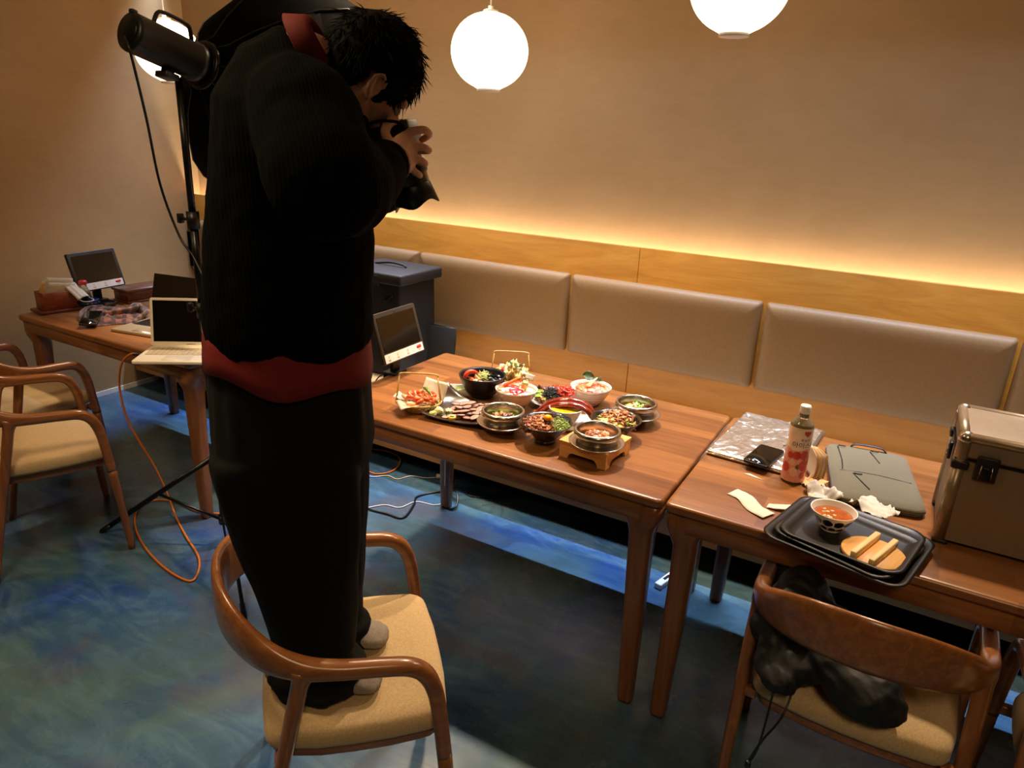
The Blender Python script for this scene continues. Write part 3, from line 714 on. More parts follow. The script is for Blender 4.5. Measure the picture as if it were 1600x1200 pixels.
b = MB(); b.tube(spline([(.05, -.03, 0), (.075, -.03, .012), (.085, 0, .016), (.075, .03, .012), (.05, .03, 0)], 5), .0018, 6); b.build('ear_loop', M_PAPER, t)
# sauce tray with bottle
M_NAVY = plain('navy_glazed_ceramic', '#14264c', .15, 0, .15, 20, 0, .5, .5)
t = thing('condiment_tray', 'small dark tray below the sauce bottle on the left table', 'tray', (-1.345, -1.085, .7405), 1.2)
b = MB(); b.lathe([(0, 0), (.085, 0), (.098, .008), (.102, .016), (.099, .016), (.09, .009), (.08, .005), (0, .005)], 48, fn=lambda r, z, a: (r*(1-.22*abs(sin(a))), z)); b.build('tray_body', plain('black_lacquer', '#0e0b0a', .2, 0, .1), t)
t = thing('sauce_dish', 'stack of small blue ceramic dishes under the soy sauce bottle', 'dish', (-1.35, -1.12, .7462))
b = MB(); b.lathe([(0, 0), (.03, 0), (.05, .016), (.052, .020), (.047, .022), (.05, .030), (.052, .034), (.045, .036), (0, .034)], 40); b.build('dish_body', M_NAVY, t)
t = thing('soy_sauce_bottle', 'glass soy sauce bottle with red cap on the left table', 'bottle', (-1.362, -1.125, .7828))
b = MB(); b.lathe([(0, 0), (.03, 0), (.033, .006), (.030, .022), (.0, .022)], 32); b.build('sauce_fill', plain('soy_sauce', '#160a05', .1), t)
b = MB(); b.lathe([(0, .0222), (.0302, .0222), (.024, .045), (.016, .062), (.0145, .078), (0, .078)], 32); b.build('glass_neck', plain('thin_glass', '#e8d8b8', .05, 0, .02, 20, 0, .5, 0, 0, .8), t)
b = MB(); b.lathe([(0, .076), (.0175, .076), (.0195, .079), (.0195, .090), (.016, .094), (0, .0945)], 32, fn=lambda r, z, a: (r*(1+.03*(int(a*16/pi) % 2)), z)); b.build('cap', M_RED, t)
# wooden cutlery box
t = thing('cutlery_box', 'long dark wooden lidded cutlery box at the back of the left table', 'box', (-1.325, -.775, .7405), -.03)
b = MB(); b.box((0, 0, .029), (.13, .36, .058), bev=.002, seg=1); b.build('box_body', M_DWOOD, t)
b = MB(); b.box((0, 0, .0655), (.145, .375, .014), bev=.002, seg=1); b.build('lid', wood('walnut_lid', '#4a2a1a', '#5e3824', '#75492f', False, .35, 'y', .1), t)
b = MB(); b.box((0, 0, .005), (.142, .372, .010), bev=.002, seg=1); b.build('plinth', M_DWOOD, t)
# scarf
def m_plaid():
    t = NT('plaid_wool'); v = t.coord((1, 1, 1), (0, 0, .7))
    a = t.n('ShaderNodeTexWave'); a.inputs['Scale'].default_value = 9; a.bands_direction = 'X'; a.inputs['Distortion'].default_value = 1.5; t.l(v, a.inputs[0])
    c = t.n('ShaderNodeTexWave'); c.inputs['Scale'].default_value = 7; c.bands_direction = 'Y'; c.inputs['Distortion'].default_value = 1.5; t.l(v, c.inputs[0])
    col = t.mix(a.outputs[0], '#2a1a15', '#8f5a48'); col = t.mix(t.ramp(c.outputs[0], [(.5, (0, 0, 0)), (.7, (.8, .8, .8))]), col, '#3a2721'); t.set(Base_Color=col, Roughness=.95, Sheen_Weight=.4); return t.m
def fuse(b, name, mat, parent=None, voxel=.006, smooth=2, disp=None, loc=None, rot=None):
    """merge the overlapping closed shapes in b into one continuous skin"""
    o = b.build(name, mat, parent, loc, rot)
    md = o.modifiers.new('r', 'REMESH'); md.mode = 'VOXEL'; md.voxel_size = voxel; md.use_smooth_shade = True
    if smooth: s = o.modifiers.new('s', 'SMOOTH'); s.factor = .5; s.iterations = smooth
    bpy.context.view_layer.update()
    me = bpy.data.meshes.new_from_object(o.evaluated_get(bpy.context.evaluated_depsgraph_get())); o.modifiers.clear(); old = o.data; o.data = me; bpy.data.meshes.remove(old); me.name = name
    if disp:
        me.calc_normals_split() if hasattr(me, 'calc_normals_split') else None
        nn = [v.normal.copy() for v in me.vertices]
        for v, n in zip(me.vertices, nn): v.co = v.co + n*disp(v.co, n)
    if not me.materials: me.materials.append(mat)
    for p in me.polygons: p.use_smooth = True
    return o
t = thing('plaid_scarf', 'brown and pink plaid scarf bundled on the left table', 'scarf', (-1.07, -1.17, .7405))
def scarf_fn(u, v):
    x = (u-.5)*.34; y = (v-.5)*.30
    e = sqrt((x/.17)**2+(y/.15)**2); wob = 1+.22*noise.noise(Vector((atan2(y, x)*1.3, 2, 7)))
    h = max(0, 1-(e/wob)**3)
    w = Vector((x*9+y*5, y*16-x*7, 0)); w += Vector((noise.noise(Vector((x*7, y*7, 1))), noise.noise(Vector((x*7, y*7, 5))), 0))*1.6
    f = 1-abs(noise.noise(w))*2.4; f2 = 1-abs(noise.noise(w*2.1+Vector((4, 2, 0))))*2.2
    k = min(1, 1.02*wob/max(e, .01)) if e > wob else 1
    return (x*k, y*k*.92, .002+h*(.020+.022*max(-.4, f)+.009*f2))
b = MB(); b.sheet(scarf_fn, 70, 60, .002); sc_ = b.build('cloth', m_plaid(), t)
for k_, pts in enumerate(([(-.14, .03, .02), (-.12, -.06, .03), (-.04, -.12, .02), (.05, -.13, .006)], [(-.02, .12, .03), (.06, .10, .045), (.09, .0, .04), (.05, -.06, .03)], [(.02, .10, .04), (.12, .10, .03), (.17, .03, .02), (.19, -.02, .004)])):
    S = spline(pts, 8); b = MB(); b.tube(S, [(.022, .010)]*len(S), 14, side=Vector((.3, .3, .5)), roundcap=True)
    for v in b.bm.verts: v.co += v.co.normalized()*.004*noise.noise(v.co*40+Vector((k_, 0, 0)))
    b.build('fold', m_plaid() if k_ == 5 else bpy.data.materials['plaid_wool'], t)

# ------------------------------------------------------------------ studio flash on stand
t = thing('light_stand', 'black tripod light stand between the left table and the food table', 'stand', (0, -1.45, 0))
b = MB(); b.tube([(0, 0, .10), (0, 0, 1.02)], .017, 16); b.build('lower_tube', M_BLACKMT, t)
b = MB(); b.tube([(0, 0, 1.0), (0, 0, 1.33)], .0145, 16); b.build('middle_tube', M_BLACKMT, t)
b = MB(); b.tube([(0, 0, 1.3), (0, 0, 1.80)], .0125, 16); b.build('upper_tube', M_BLACKMT, t)
for z in (1.0, 1.33):
    b = MB(); b.tube([(0, 0, z-.03), (0, 0, z+.03)], .022, 14); c = b.build('clamp_collar', M_BLACKPL, t)
    b = MB(); b.tube([(-.02, 0, z), (-.06, 0, z)], .006, 8); b.box((-.07, 0, z), (.02, .02, .035), bev=.004); b.build('clamp_knob', M_BLACKPL, c)
b = MB(); b.tube([(0, 0, .36), (0, 0, .42)], .026, 14); b.build('leg_collar', M_BLACKPL, t)
b = MB(); b.tube([(0, 0, .095), (0, 0, .13)], .024, 14); b.build('brace_collar', M_BLACKPL, t)
for i, a in enumerate((atan2(-.232, -.476), atan2(-.303, .467), radians(86))):
    d = Vector((cos(a), sin(a), 0)); g = MB(); g.tube([d*.03+Vector((0, 0, .385)), d*.545+Vector((0, 0, .006))], [(.011, .007)]*2, 10); l = g.build('leg', M_BLACKMT, t)
    g = MB(); g.tube([d*.50+Vector((0, 0, .036)), d*.548+Vector((0, 0, .001))], .010, 8, roundcap=False); g.build('foot_cap', M_BLACKPL, l)
    g = MB(); g.tube([d*.025+Vector((0, 0, .112)), d*.27+Vector((0, 0, .205))], .006, 8); g.build('brace', M_BLACKMT, t)
# flash head: axis points right, away from the camera and down
A = Vector((.45*.872-.85*.489, .45*.489+.85*.872, -.27)).normalized()
side_ = A.cross(Vector((0, 0, 1))).normalized(); up_ = side_.cross(A)
MF = Matrix(((side_.x, up_.x, A.x, 0), (side_.y, up_.y, A.y, -1.45), (side_.z, up_.z, A.z, 1.875), (0, 0, 0, 1)))
t = thing('studio_flash_head', 'black cylindrical studio flash head with top handle, on the light stand', 'flash'); t.matrix_world = MF
b = MB(); b.lathe([(0, -.17), (.052, -.17), (.059, -.165), (.061, -.157), (.061, .06), (.064, .062), (.064, .10), (0, .10)], 48); b.build('housing', M_BLACKPL, t)
b = MB(); b.lathe([(0, -.174), (.044, -.174), (.048, -.169), (0, -.169)], 40); b.build('rear_panel', M_BLACKMT, t)
b = MB(); b.box((0, .062, -.16), (.02, .012, .02), bev=.003); b.build('dial', M_BLACKPL, t)
b = MB(); b.tube(spline([(0, .055, -.09), (0, .095, -.08), (0, .105, -.05), (0, .105, .02), (0, .095, .04), (0, .055, .055)], 5), (.009, .006), 8, side=Vector((1, 0, 0))); b.build('handle', M_BLACKPL, t)
b = MB(); b.box((-.0615, .0, .0), (.002, .018, .045)); b.box((-.059, .02, .0), (.002, .012, .03)); b.build('name_plate', plain('grey_label_print', '#4a4648', .4), t)
b = MB(); b.tube([(0, -.06, -.02), (0, -.085, -.02)], .02, 10); b.box((0, -.082, -.02), (.06, .02, .05), bev=.004); b.build('mount_bracket', M_BLACKPL, t)
t = thing('softbox', 'large black octagonal softbox behind the person', 'softbox'); t.matrix_world = MF
b = MB(); N = 16; prof = [(.076, .10), (.11, .135), (.20, .18), (.30, .25), (.39, .33), (.45, .42), (.475, .50), (.48, .53)]
def octo(r, k): a = 2*pi*k/N; return r*(1 if k % 2 == 0 else .955)
rings = [[Vector((octo(r, k)*cos(2*pi*k/N), octo(r, k)*sin(2*pi*k/N), z)) for k in range(N)] for r, z in prof]
b.rings(rings, caps=False); bmesh.ops.solidify(b.bm, geom=b.bm.faces[:], thickness=.003); b.build('fabric_shell', plain('black_softbox_fabric', '#080707', .9, 0, .1, 200, 0, .1), t)
b = MB(); b.plate([(octo(.468, k)*cos(2*pi*k/N), octo(.468, k)*sin(2*pi*k/N)) for k in range(N)], .505, .508); b.build('diffuser', plain('white_diffuser_cloth', '#d8d2c8', .8), t)
b = MB(); b.lathe([(.070, .098), (.082, .098), (.082, .118), (.070, .118), (.070, .098)], 40); b.build('speed_ring', M_BLACKMT, t)
for k in range(0, N, 2):
    a = 2*pi*k/N; b = MB(); b.tube([(r*cos(a)*1.004, r*sin(a)*1.004, z) for r, z in prof], .003, 6); b.build('rib', M_BLACKMT, t)

# ------------------------------------------------------------------ cables
def cable(label, pts, r, mat, n=8):
    S = spline(pts, n); c = Vector(S[0]); b = MB(); b.tube([Vector(p)-c for p in S], r, 8, roundcap=True)
    o = b.build('cable', mat, None, c); return tag(o, label, 'cable')
cable('black power cable hanging from the back of the flash head', [(.005, -1.625, 1.90), (.04, -1.64, 1.868), (.025, -1.62, 1.807), (-.034, -1.56, 1.656), (-.076, -1.51, 1.446), (-.03, -1.49, 1.272), (.04, -1.49, 1.20), (.10, -1.50, 1.08), (.05, -1.49, .8), (.04, -1.49, .4), (.10, -1.52, .05), (.2, -1.5, .008), (.33, -1.35, .006)], .0045, M_BCABLE)
oc = cable('orange cable hanging from the white laptop and looping over the floor', [(-.425, -1.462, .7465), (-.455, -1.475, .746), (-.50, -1.485, .71), (-.555, -1.475, .64), (-.597, -1.46, .551), (-.589, -1.455, .434), (-.546, -1.44, .323), (-.50, -1.42, .22), (-.44, -1.41, .09), (-.33, -1.45, .008), (-.17, -1.52, .006), (.02, -1.60, .006), (.12, -1.70, .006),
    (.05, -1.72, .006), (-.10, -1.70, .006), (-.26, -1.655, .006), (-.42, -1.585, .006), (-.54, -1.49, .006), (-.545, -1.40, .006), (-.44, -1.36, .008), (-.30, -1.36, .008), (-.16, -1.30, .008), (0, -1.22, .008), (.10, -1.0, .006), (.10, -.75, .006)], .0045, M_ORANGE)
b = MB(); b.box((-.430, -1.464, .747), (.035, .014, .010), rot=.5, bev=.003); q = b.build('cable_plug', M_BLACKPL); q.parent = oc; q.matrix_parent_inverse = oc.matrix_world.inverted() if False else Matrix.Translation(-Vector(oc.location))
cable('orange cable curling on the floor under the left end of the food table', [(-.30, -.40, .006), (-.17, -.42, .005), (.0, -.40, .02), (.115, -.44, .02), (.15, -.54, .006), (.10, -.62, .005), (.0, -.60, .005), (-.12, -.55, .005)], .004, M_ORANGE)
cable('thin white cable lying on the floor from the plug to the left', [(-.05, -.62, .004), (.089, -.656, .004), (.16, -.60, .004), (.225, -.60, .004), (.26, -.535, .004), (.33, -.51, .004), (.372, -.476, .004)], .0022, M_WCABLE)
cable('thin white cable rising from the floor to the underside of the food table', [(.28, -.93, .004), (.339, -.841, .004), (.415, -.818, .004), (.443, -.732, .004), (.536, -.706, .004), (.57, -.68, .03), (.60, -.72, .16), (.63, -.76, .30), (.69, -.80, .45), (.74, -.82, .66)], .0022, M_WCABLE)
cable('thick black cable looping on the blue floor around the table leg', [(.20, -.86, .006), (.30, -.91, .006), (.40, -.90, .006), (.487, -.885, .006), (.455, -.765, .008), (.42, -.69, .006), (.47, -.60, .006), (.54, -.585, .03), (.60, -.62, .05), (.635, -.67, .02), (.62, -.70, .006), (.57, -.67, .006), (.53, -.56, .02), (.50, -.50, .04)], .005, M_BCABLE)
cable('thin black cable on the floor in front of the bench kickboard', [(.50, -.50, .004), (.55, -.50, .004), (.62, -.54, .004), (.70, -.50, .004), (.72, -.43, .006), (.71, -.44, .20), (.71, -.60, .45), (.70, -.70, .65)], .0028, M_BCABLE)
cable('black cable hanging under the food table near its middle', [(.60, -.66, .66), (.66, -.60, .35), (.73, -.52, .20), (.80, -.52, .17), (.86, -.56, .25), (.90, -.62, .45), (.92, -.68, .66)], .0028, M_BCABLE)
cable('thin black cord hanging from the tablet at the food table end', [(.53, -1.0, .735), (.48, -1.02, .72), (.455, -1.04, .66), (.47, -1.05, .60), (.50, -1.04, .56)], .0025, M_BCABLE)
t = thing('power_plug', 'small cream plug lying on the floor beside the table leg', 'plug', (.392, -.466, .0), .5)
b = MB(); b.tube([(-.018, 0, .012), (.012, 0, .012)], .012, 12); b.build('plug_body', plain('ivory_plastic', '#d8c2a0', .5), t)
b = MB(); b.tube([(.012, .005, .012), (.028, .005, .012)], .002, 6); b.build('prong', M_STEEL, t); b = MB(); b.tube([(.012, -.005, .012), (.028, -.005, .012)], .002, 6); b.build('prong', M_STEEL, t)
t = thing('floor_adapter', 'narrow white plastic block standing on the floor behind the table legs', 'adapter', (1.665, -.665, 0), -.25)
b = MB(); b.box((0, 0, .012), (.03, .17, .024), bev=.004); b.build('housing', M_WHITE, t)
b = MB(); b.box((0, -.02, .0245), (.012, .04, .002)); b.build('switch', M_BLACKPL, t)

# ------------------------------------------------------------------ person standing on the chair
# local axes: x to the person's front side, y away from the standing camera position, z up
per = thing('person', 'person in black ribbed sweater and black trousers standing on a chair, bent over a camera', 'person', (1.267, -2.067, 0), .5108)
M_SKIN = plain('skin', '#eab695', .5, 0, .06, 30, .05, .4, 0, 0, 0, .15)
def m_knit():
    t = NT('black_ribbed_knit'); v = t.coord((1, 1, .02), (0, 0, .35)); w = t.n('ShaderNodeTexWave'); w.inputs['Scale'].default_value = 75; w.inputs['Distortion'].default_value = .5; w.bands_direction = 'DIAGONAL'; t.l(v, w.inputs[0])
    n = t.noise(t.coord(), 300, 3); t.set(Base_Color=t.ramp(w.outputs[0], [(.2, '#030303'), (.8, '#060706')]), Roughness=.95, Sheen_Weight=0.0, Specular_IOR_Level=.05); t.bump(t.mix(.3, w.outputs[0], n), .35, .002); return t.m
M_KNIT = m_knit(); M_TROU = plain('black_trouser_cloth', '#070707', .85, 0, .2, 300, .1, .2); M_SHIRT = plain('dark_red_shirt_cloth', '#6e1c18', .75, 0, .12, 200, .1, .25)
M_HAIR = plain('black_hair', '#080605', .75, 0, .3, 200, .3, .12); M_SOCK = plain('grey_sock_knit', '#8b7f74', .9, 0, .2, 260, .3, .2)
HC = Vector((.078, -.005, 1.757)); HX = Vector((.60, .45, -.72)).normalized(); HZ = Vector((.74, .22, .66)); HZ = (HZ-HX*HZ.dot(HX)).normalized(); HY = HZ.cross(HX)
HS = .90
def hp(x, y, z): return HC+(HX*x+HY*y+HZ*z)*HS
HR = Matrix((HX, HY, HZ)).transposed()
b = MB()
hb = lambda x, y, z, r, sc=(1, 1, 1): b.ball(hp(x, y, z), r*HS, 3, 0, sc, HR)
hb(-.006, 0, .022, 1, (.089, .072, .084)); hb(.012, 0, -.012, 1, (.072, .064, .078)); hb(.030, 0, -.062, 1, (.044, .046, .038)); hb(.055, 0, -.086, 1, (.018, .020, .016))
for s in (-1, 1):
    b.tube([hp(-.005, s*.055, -.045), hp(.03, s*.042, -.075), hp(.055, s*.014, -.088)], [.018, .016, .014], 12, roundcap=True)
    b.tube([hp(.074, s*.012, .012), hp(.070, s*.045, .012)], [.010, .010], 10, roundcap=True); hb(.060, s*.040, -.022, 1, (.016, .018, .014))
    hb(-.002, s*.071, -.012, 1, (.017, .006, .029)); b.tube([hp(.004, s*.076, -.036), hp(-.010, s*.080, -.022), hp(-.017, s*.083, .002), hp(-.008, s*.082, .016), hp(.008, s*.077, .012), hp(.012, s*.074, .0)], .0042, 8, roundcap=True)
b.tube([hp(.078, 0, .008), hp(.090, 0, -.014), hp(.100, 0, -.030)], [.007, .009, .012], 12, roundcap=True)
for s in (-1, 1): hb(.088, s*.012, -.033, .008)
b.tube([hp(.074, -.020, -.056), hp(.084, 0, -.055), hp(.074, .020, -.056)], [.004, .006, .004], 10, roundcap=True); b.tube([hp(.072, -.017, -.064), hp(.081, 0, -.065), hp(.072, .017, -.064)], [.004, .007, .004], 10, roundcap=True)
neckb = Vector((-.035, -.035, 1.775)); b.tube(spline([neckb, (neckb+hp(-.03, 0, -.07))/2+Vector((0, 0, .01)), hp(-.022, 0, -.055), hp(-.01, 0, -.02)], 4), .054, 16, roundcap=True)
tor = [(-.11, -.04, 1.02), (-.105, -.04, 1.15), (-.10, -.04, 1.35), (-.09, -.038, 1.5), (-.085, -.037, 1.62), (-.07, -.036, 1.70), (-.045, -.036, 1.75)]
F_ = Vector((.94, .34, 0))
b.tube(spline(tor, 3), [(.11, .15)]*3+[(.10, .14)]*6+[(.11, .16)]*6+[(.085, .13)]*3+[(.06, .09)], 18, side=F_, roundcap=True)
RS, RE, RW = Vector((.005, -.175, 1.69)), Vector((.070, -.31, 1.585)), Vector((.132, -.085, 1.612))
LS, LE, LW = Vector((-.06, .115, 1.69)), Vector((.025, .27, 1.56)), Vector((.130, .135, 1.595))
for S_, E_, W_ in ((RS, RE, RW), (LS, LE, LW)):
    b.tube([Vector((-.06, -.037, 1.70)), S_, (S_+E_)/2, E_], [.06, .055, .045, .040], 14, roundcap=True); b.tube([E_, E_.lerp(W_, .35), W_], [.040, .038, .026], 14, roundcap=True)
def finger(pts, r=.0085):
    S = spline(pts, 3); b.tube(S, [r*(1-.22*i/len(S)) for i in range(len(S))], 10, roundcap=True)
# right hand: palm against the camera grip, fingers round its front, thumb behind
b.tube([RW, RW+Vector((.012, .03, .012)), RW+Vector((.020, .055, .022))], [(.024, .02), (.017, .038), (.014, .036)], 14, side=Vector((1, .1, .2)), roundcap=True)
P_ = RW+Vector((.020, .05, .025))
finger([P_+Vector((.004, -.002, .028)), P_+Vector((.029, .002, .033)), P_+Vector((.036, .026, .025)), P_+Vector((.020, .046, .015))], .0084)
finger([P_+Vector((.004, .0, .008)), P_+Vector((.028, .010, .002)), P_+Vector((.034, .036, -.004)), P_+Vector((.014, .052, -.006))], .0082)
finger([P_+Vector((.002, .0, -.012)), P_+Vector((.024, .012, -.022)), P_+Vector((.027, .036, -.028)), P_+Vector((.010, .050, -.026))], .0078)
finger([P_+Vector((-.002, -.002, -.030)), P_+Vector((.016, .012, -.045)), P_+Vector((.018, .030, -.050)), P_+Vector((.004, .040, -.046))], .0070)
finger([RW+Vector((.0, .02, .020)), RW+Vector((-.018, .028, .048)), RW+Vector((-.014, .046, .066)), RW+Vector((-.004, .058, .072))], .0105)
# left hand: under the lens barrel
b.tube([LW, LW+Vector((-.004, -.022, -.006)), LW+Vector((-.008, -.042, -.012))], [(.024, .02), (.017, .036), (.014, .036)], 14, side=Vector((.4, .2, -1)), roundcap=True)
Q_ = LW+Vector((-.006, -.040, -.012))
for i, (dz, l) in enumerate(((.030, .9), (.010, 1.0), (-.010, .95), (-.029, .8))):
    finger([Q_+Vector((.006, .0, dz)), Q_+Vector((.022*l+.006, -.018*l, dz-.004)), Q_+Vector((.018*l+.004, -.048*l, dz-.006)), Q_+Vector((-.006, -.058*l, dz-.006))], .0078)
finger([LW+Vector((-.014, -.012, .004)), LW+Vector((-.036, -.028, .014)), LW+Vector((-.046, -.052, .014)), LW+Vector((-.040, -.068, .012))], .0105)
# legs and feet
FZ = .463
for sx, ny in ((-.0, -.118), (-.012, .030)):
    b.tube(spline([(-.095+sx, ny*.9-.01, 1.06), (-.070+sx, ny, .84), (-.068+sx, ny, .66), (-.090+sx, ny, .535)], 3), [.085, .082, .075, .068, .062, .060, .060, .055, .045, .040], 14, roundcap=True)
    b.tube(spline([(-.108+sx, ny, FZ+.045), (-.036+sx, ny, FZ+.042), (.032+sx, ny, FZ+.028), (.075+sx, ny, FZ+.020)], 3), [(.042, .036), (.040, .034), (.038, .035), (.034, .038), (.030, .040), (.027, .042), (.024, .043), (.021, .042), (.019, .040), (.017, .036)], 14, side=Vector((0, 0, 1)), roundcap=True)
    b.ball((-.122+sx, ny, FZ+.036), .036, 2)
body = fuse(b, 'body', M_SKIN, per, .0037, 1)
for v in body.data.vertices: v.co.z = max(v.co.z, FZ+.001)
for s in (-1, 1):
    e = MB(); e.ball(hp(.072, s*.029, -.006), .0115, 3); q = e.build('eye', [plain('eye_white', '#e8e2da', .2), plain('dark_iris', '#120a06', .15)], per); c0 = hp(.072, s*.029, -.006); color_faces(q, lambda c: 1 if (c-c0).normalized().dot(HX) > .86 else 0)
    e = MB(); e.tube(spline([hp(.082, s*.014, .016), hp(.083, s*.030, .020), hp(.072, s*.046, .015)], 4), (.0022, .0035), 6); e.build('eyebrow', M_HAIR, per)
# hair: one shaggy cap plus loose strands
b = MB(); b.ball(hp(-.012, 0, .026), HS, 5, 0, (.096, .079, .092), HR); b.ball(hp(-.042, 0, -.030), HS, 4, 0, (.055, .062, .066), HR)
hair = b.build('hair', M_HAIR, per)
bm = bmesh.new(); bm.from_mesh(hair.data)
def hl(v): d = (v-HC)/HS; return d.dot(HX), d.dot(HY), d.dot(HZ)
kill = []
for f in bm.faces:
    x, y, z = hl(f.calc_center_median())
    if (x > .060 and z < .040) or (x > .034 and z < -.012) or z < (-.072 if x > -.02 else -.100) or (abs(y) > .055 and -.024 < x < .014 and z < .010): kill.append(f)
bmesh.ops.delete(bm, geom=kill, context='FACES')
for v in bm.verts:
    n = v.co-HC; x, y, z = hl(v.co); v.co += n.normalized()*(.004*noise.noise(Vector((x*20, y*60, z*60)))+.003*noise.noise(Vector((x*90, y*160, z*160)))+.002)
bmesh.ops.recalc_face_normals(bm, faces=bm.faces); bmesh.ops.solidify(bm, geom=bm.faces[:], thickness=.004); bm.to_mesh(hair.data); bm.free()
random.seed(12); b = MB()
pts = [v.co.copy() for v in hair.data.vertices]; random.shuffle(pts)
whorl = Vector((-.06, 0, .07)); k = 0
for p in pts:
    x, y, z = hl(p)
    d = Vector((x, y, z))-whorl; nrm = Vector((x/.096**2, y/.079**2, (z-.02)/.092**2)).normalized()
    if (p-HC).length < .066 or (abs(y) > .045 and -.045 < x < .035 and z < .030 and z > -.04): continue
    t_ = d-nrm*d.dot(nrm)
    if t_.length < 1e-4: continue
    t_.normalize(); L_ = random.uniform(.018, .042); lift = random.uniform(.02, .30)
    if random.random() < .04: lift = random.uniform(.5, 1.0); L_ *= 1.2
    jit = Vector((random.gauss(0, .25), random.gauss(0, .25), random.gauss(0, .25)))
    dd = (t_+nrm*lift+jit*.6).normalized(); dd2 = (t_+nrm*(lift*.4)+jit).normalized()
    w_ = lambda q: hp(*q)
    p0 = Vector((x, y, z))-nrm*.003; p1 = p0+dd*L_*.5; p2 = p1+dd2*L_*.5
    b.tube([w_(p0), w_(p1), w_(p2)], [.0016, .0012, .0002], 3, caps=False); k += 1
    if k > 2600: break
b.build('hair_strands', M_HAIR, per)['kind'] = 'stuff'
# sweater
b = MB()
b.tube([(-.086, -.04, 1.262), (-.086, -.04, 1.30), (-.080, -.04, 1.38), (-.070, -.038, 1.5), (-.063, -.037, 1.62), (-.060, -.036, 1.70), (-.050, -.036, 1.755), (-.022, -.035, 1.785)],
       [(.154, .190), (.164, .196), (.160, .196), (.151, .193), (.143, .188), (.136, .175), (.100, .120), (.066, .075)], 28, side=F_, power=2.2)
for S_, E_, W_, r in ((RS, RE, RW, 1), (LS, LE, LW, .95)):
    b.tube(spline([Vector((-.075, -.037, 1.69)), S_, (S_+E_)/2+Vector((0, 0, -.004)), E_], 4), [.088*r]*13, 18, roundcap=True)
    C_ = E_.lerp(W_, .86); b.tube(spline([E_, E_.lerp(W_, .45)+Vector((0, 0, -.012)), C_], 4), [.085*r, .084*r, .082*r, .078*r, .070*r, .062*r, .056*r, .050*r, .044*r], 18, roundcap=False)
fuse(b, 'sweater', M_KNIT, per, .0075, 3, lambda c, n: .0065*noise.noise(Vector((c.x*9, c.y*9, c.z*5)))+.0030*noise.noise(c*28))
C_ = RE.lerp(RW, .86); D_ = (RW-RE).normalized()
b = MB(); b.tube([C_-D_*.012, C_+D_*.008, C_+D_*.016], [.046, .043, .041], 20); b.build('sweater_cuff', M_KNIT, per)
b = MB(); b.tube([C_, C_+D_*.030, C_+D_*.034], [.036, .037, .034], 20); b.build('shirt_cuff', plain('white_red_check_cuff', '#a8685c', .8, 0, .35, 240), per)
# shirt: collar and hem
b = MB(); axis = Vector((.88, .05, .47)).normalized(); x_ = Vector((0, 1, 0)); x_ = (x_-axis*x_.dot(axis)).normalized(); y_ = axis.cross(x_)
MCc = Matrix(((x_.x, y_.x, axis.x, -.016), (x_.y, y_.y, axis.y, -.033), (x_.z, y_.z, axis.z, 1.788), (0, 0, 0, 1)))
b.lathe([(.052, -.012), (.054, .010), (.055, .026), (.058, .028), (.063, .018), (.078, -.010), (.076, -.012), (.057, .008), (.0505, -.010)], 40, M=MCc, fn=lambda r, z, a: (r*(1+.03*sin(a*3)), z)); b.build('shirt_collar', M_SHIRT, per)
b = MB(); rings = []
for z, k in ((1.31, .93), (1.27, .965), (1.24, .985), (1.212, 1.0), (1.210, .985), (1.24, .96), (1.31, .90)):
    ring = []
    for i in range(64):
        a = 2*pi*i/64; wz = (.012*sin(a*2+.6)+.008*sin(a*5+1)-.018*max(0, cos(a-.2))**4)*(1 if z < 1.25 else .3)
        r1 = .167*k*(1+.02*sin(a*7)); r2 = .200*k*(1+.02*sin(a*6)); L_ = F_.normalized(); S2 = Vector((-L_.y, L_.x, 0))
        ring.append(Vector((-.089, -.04, z+wz))+L_*(r1*cos(a))+S2*(r2*sin(a)))
    rings.append(ring)
b.rings(rings, caps=False, closed=True); b.build('shirt_hem', M_SHIRT, per)
# trousers
b = MB()
b.tube([(-.090, -.04, 1.27), (-.090, -.042, 1.18), (-.089, -.044, 1.06), (-.088, -.044, .97)], [(.150, .178), (.160, .186), (.163, .186), (.145, .168)], 24, side=F_)
for sx, ny in ((-.0, -.118), (-.014, .030)):
    b.tube(spline([(-.090+sx, ny, 1.06), (-.076+sx, ny, .95), (-.064+sx, ny, .84), (-.055+sx, ny, .72), (-.050+sx, ny, .62), (-.048+sx, ny, .55), (-.044+sx, ny, .51), (-.042+sx, ny, .475)], 3),
           [(a_, a_*.74) for a_ in (.143, .144, .142, .138, .134, .130, .125, .120, .114, .109, .104, .099, .094, .090, .088, .089, .094, .101, .107, .103, .110, .108)], 24, side=Vector((1, 0, 0)), power=2.3)
def fold(c, n):
    d = .010*noise.noise(Vector((c.x*11, c.y*11, c.z*2.6)))+.005*noise.noise(Vector((c.x*24, c.y*24, c.z*7)))
    if c.z < .64: d += (.64-c.z)*.075*noise.noise(Vector((c.x*16, c.y*16, c.z*42)))
    return d
tr_ = fuse(b, 'trousers', M_TROU, per, .0075, 3, fold)
for v in tr_.data.vertices: v.co.z = max(v.co.z, FZ+.003)
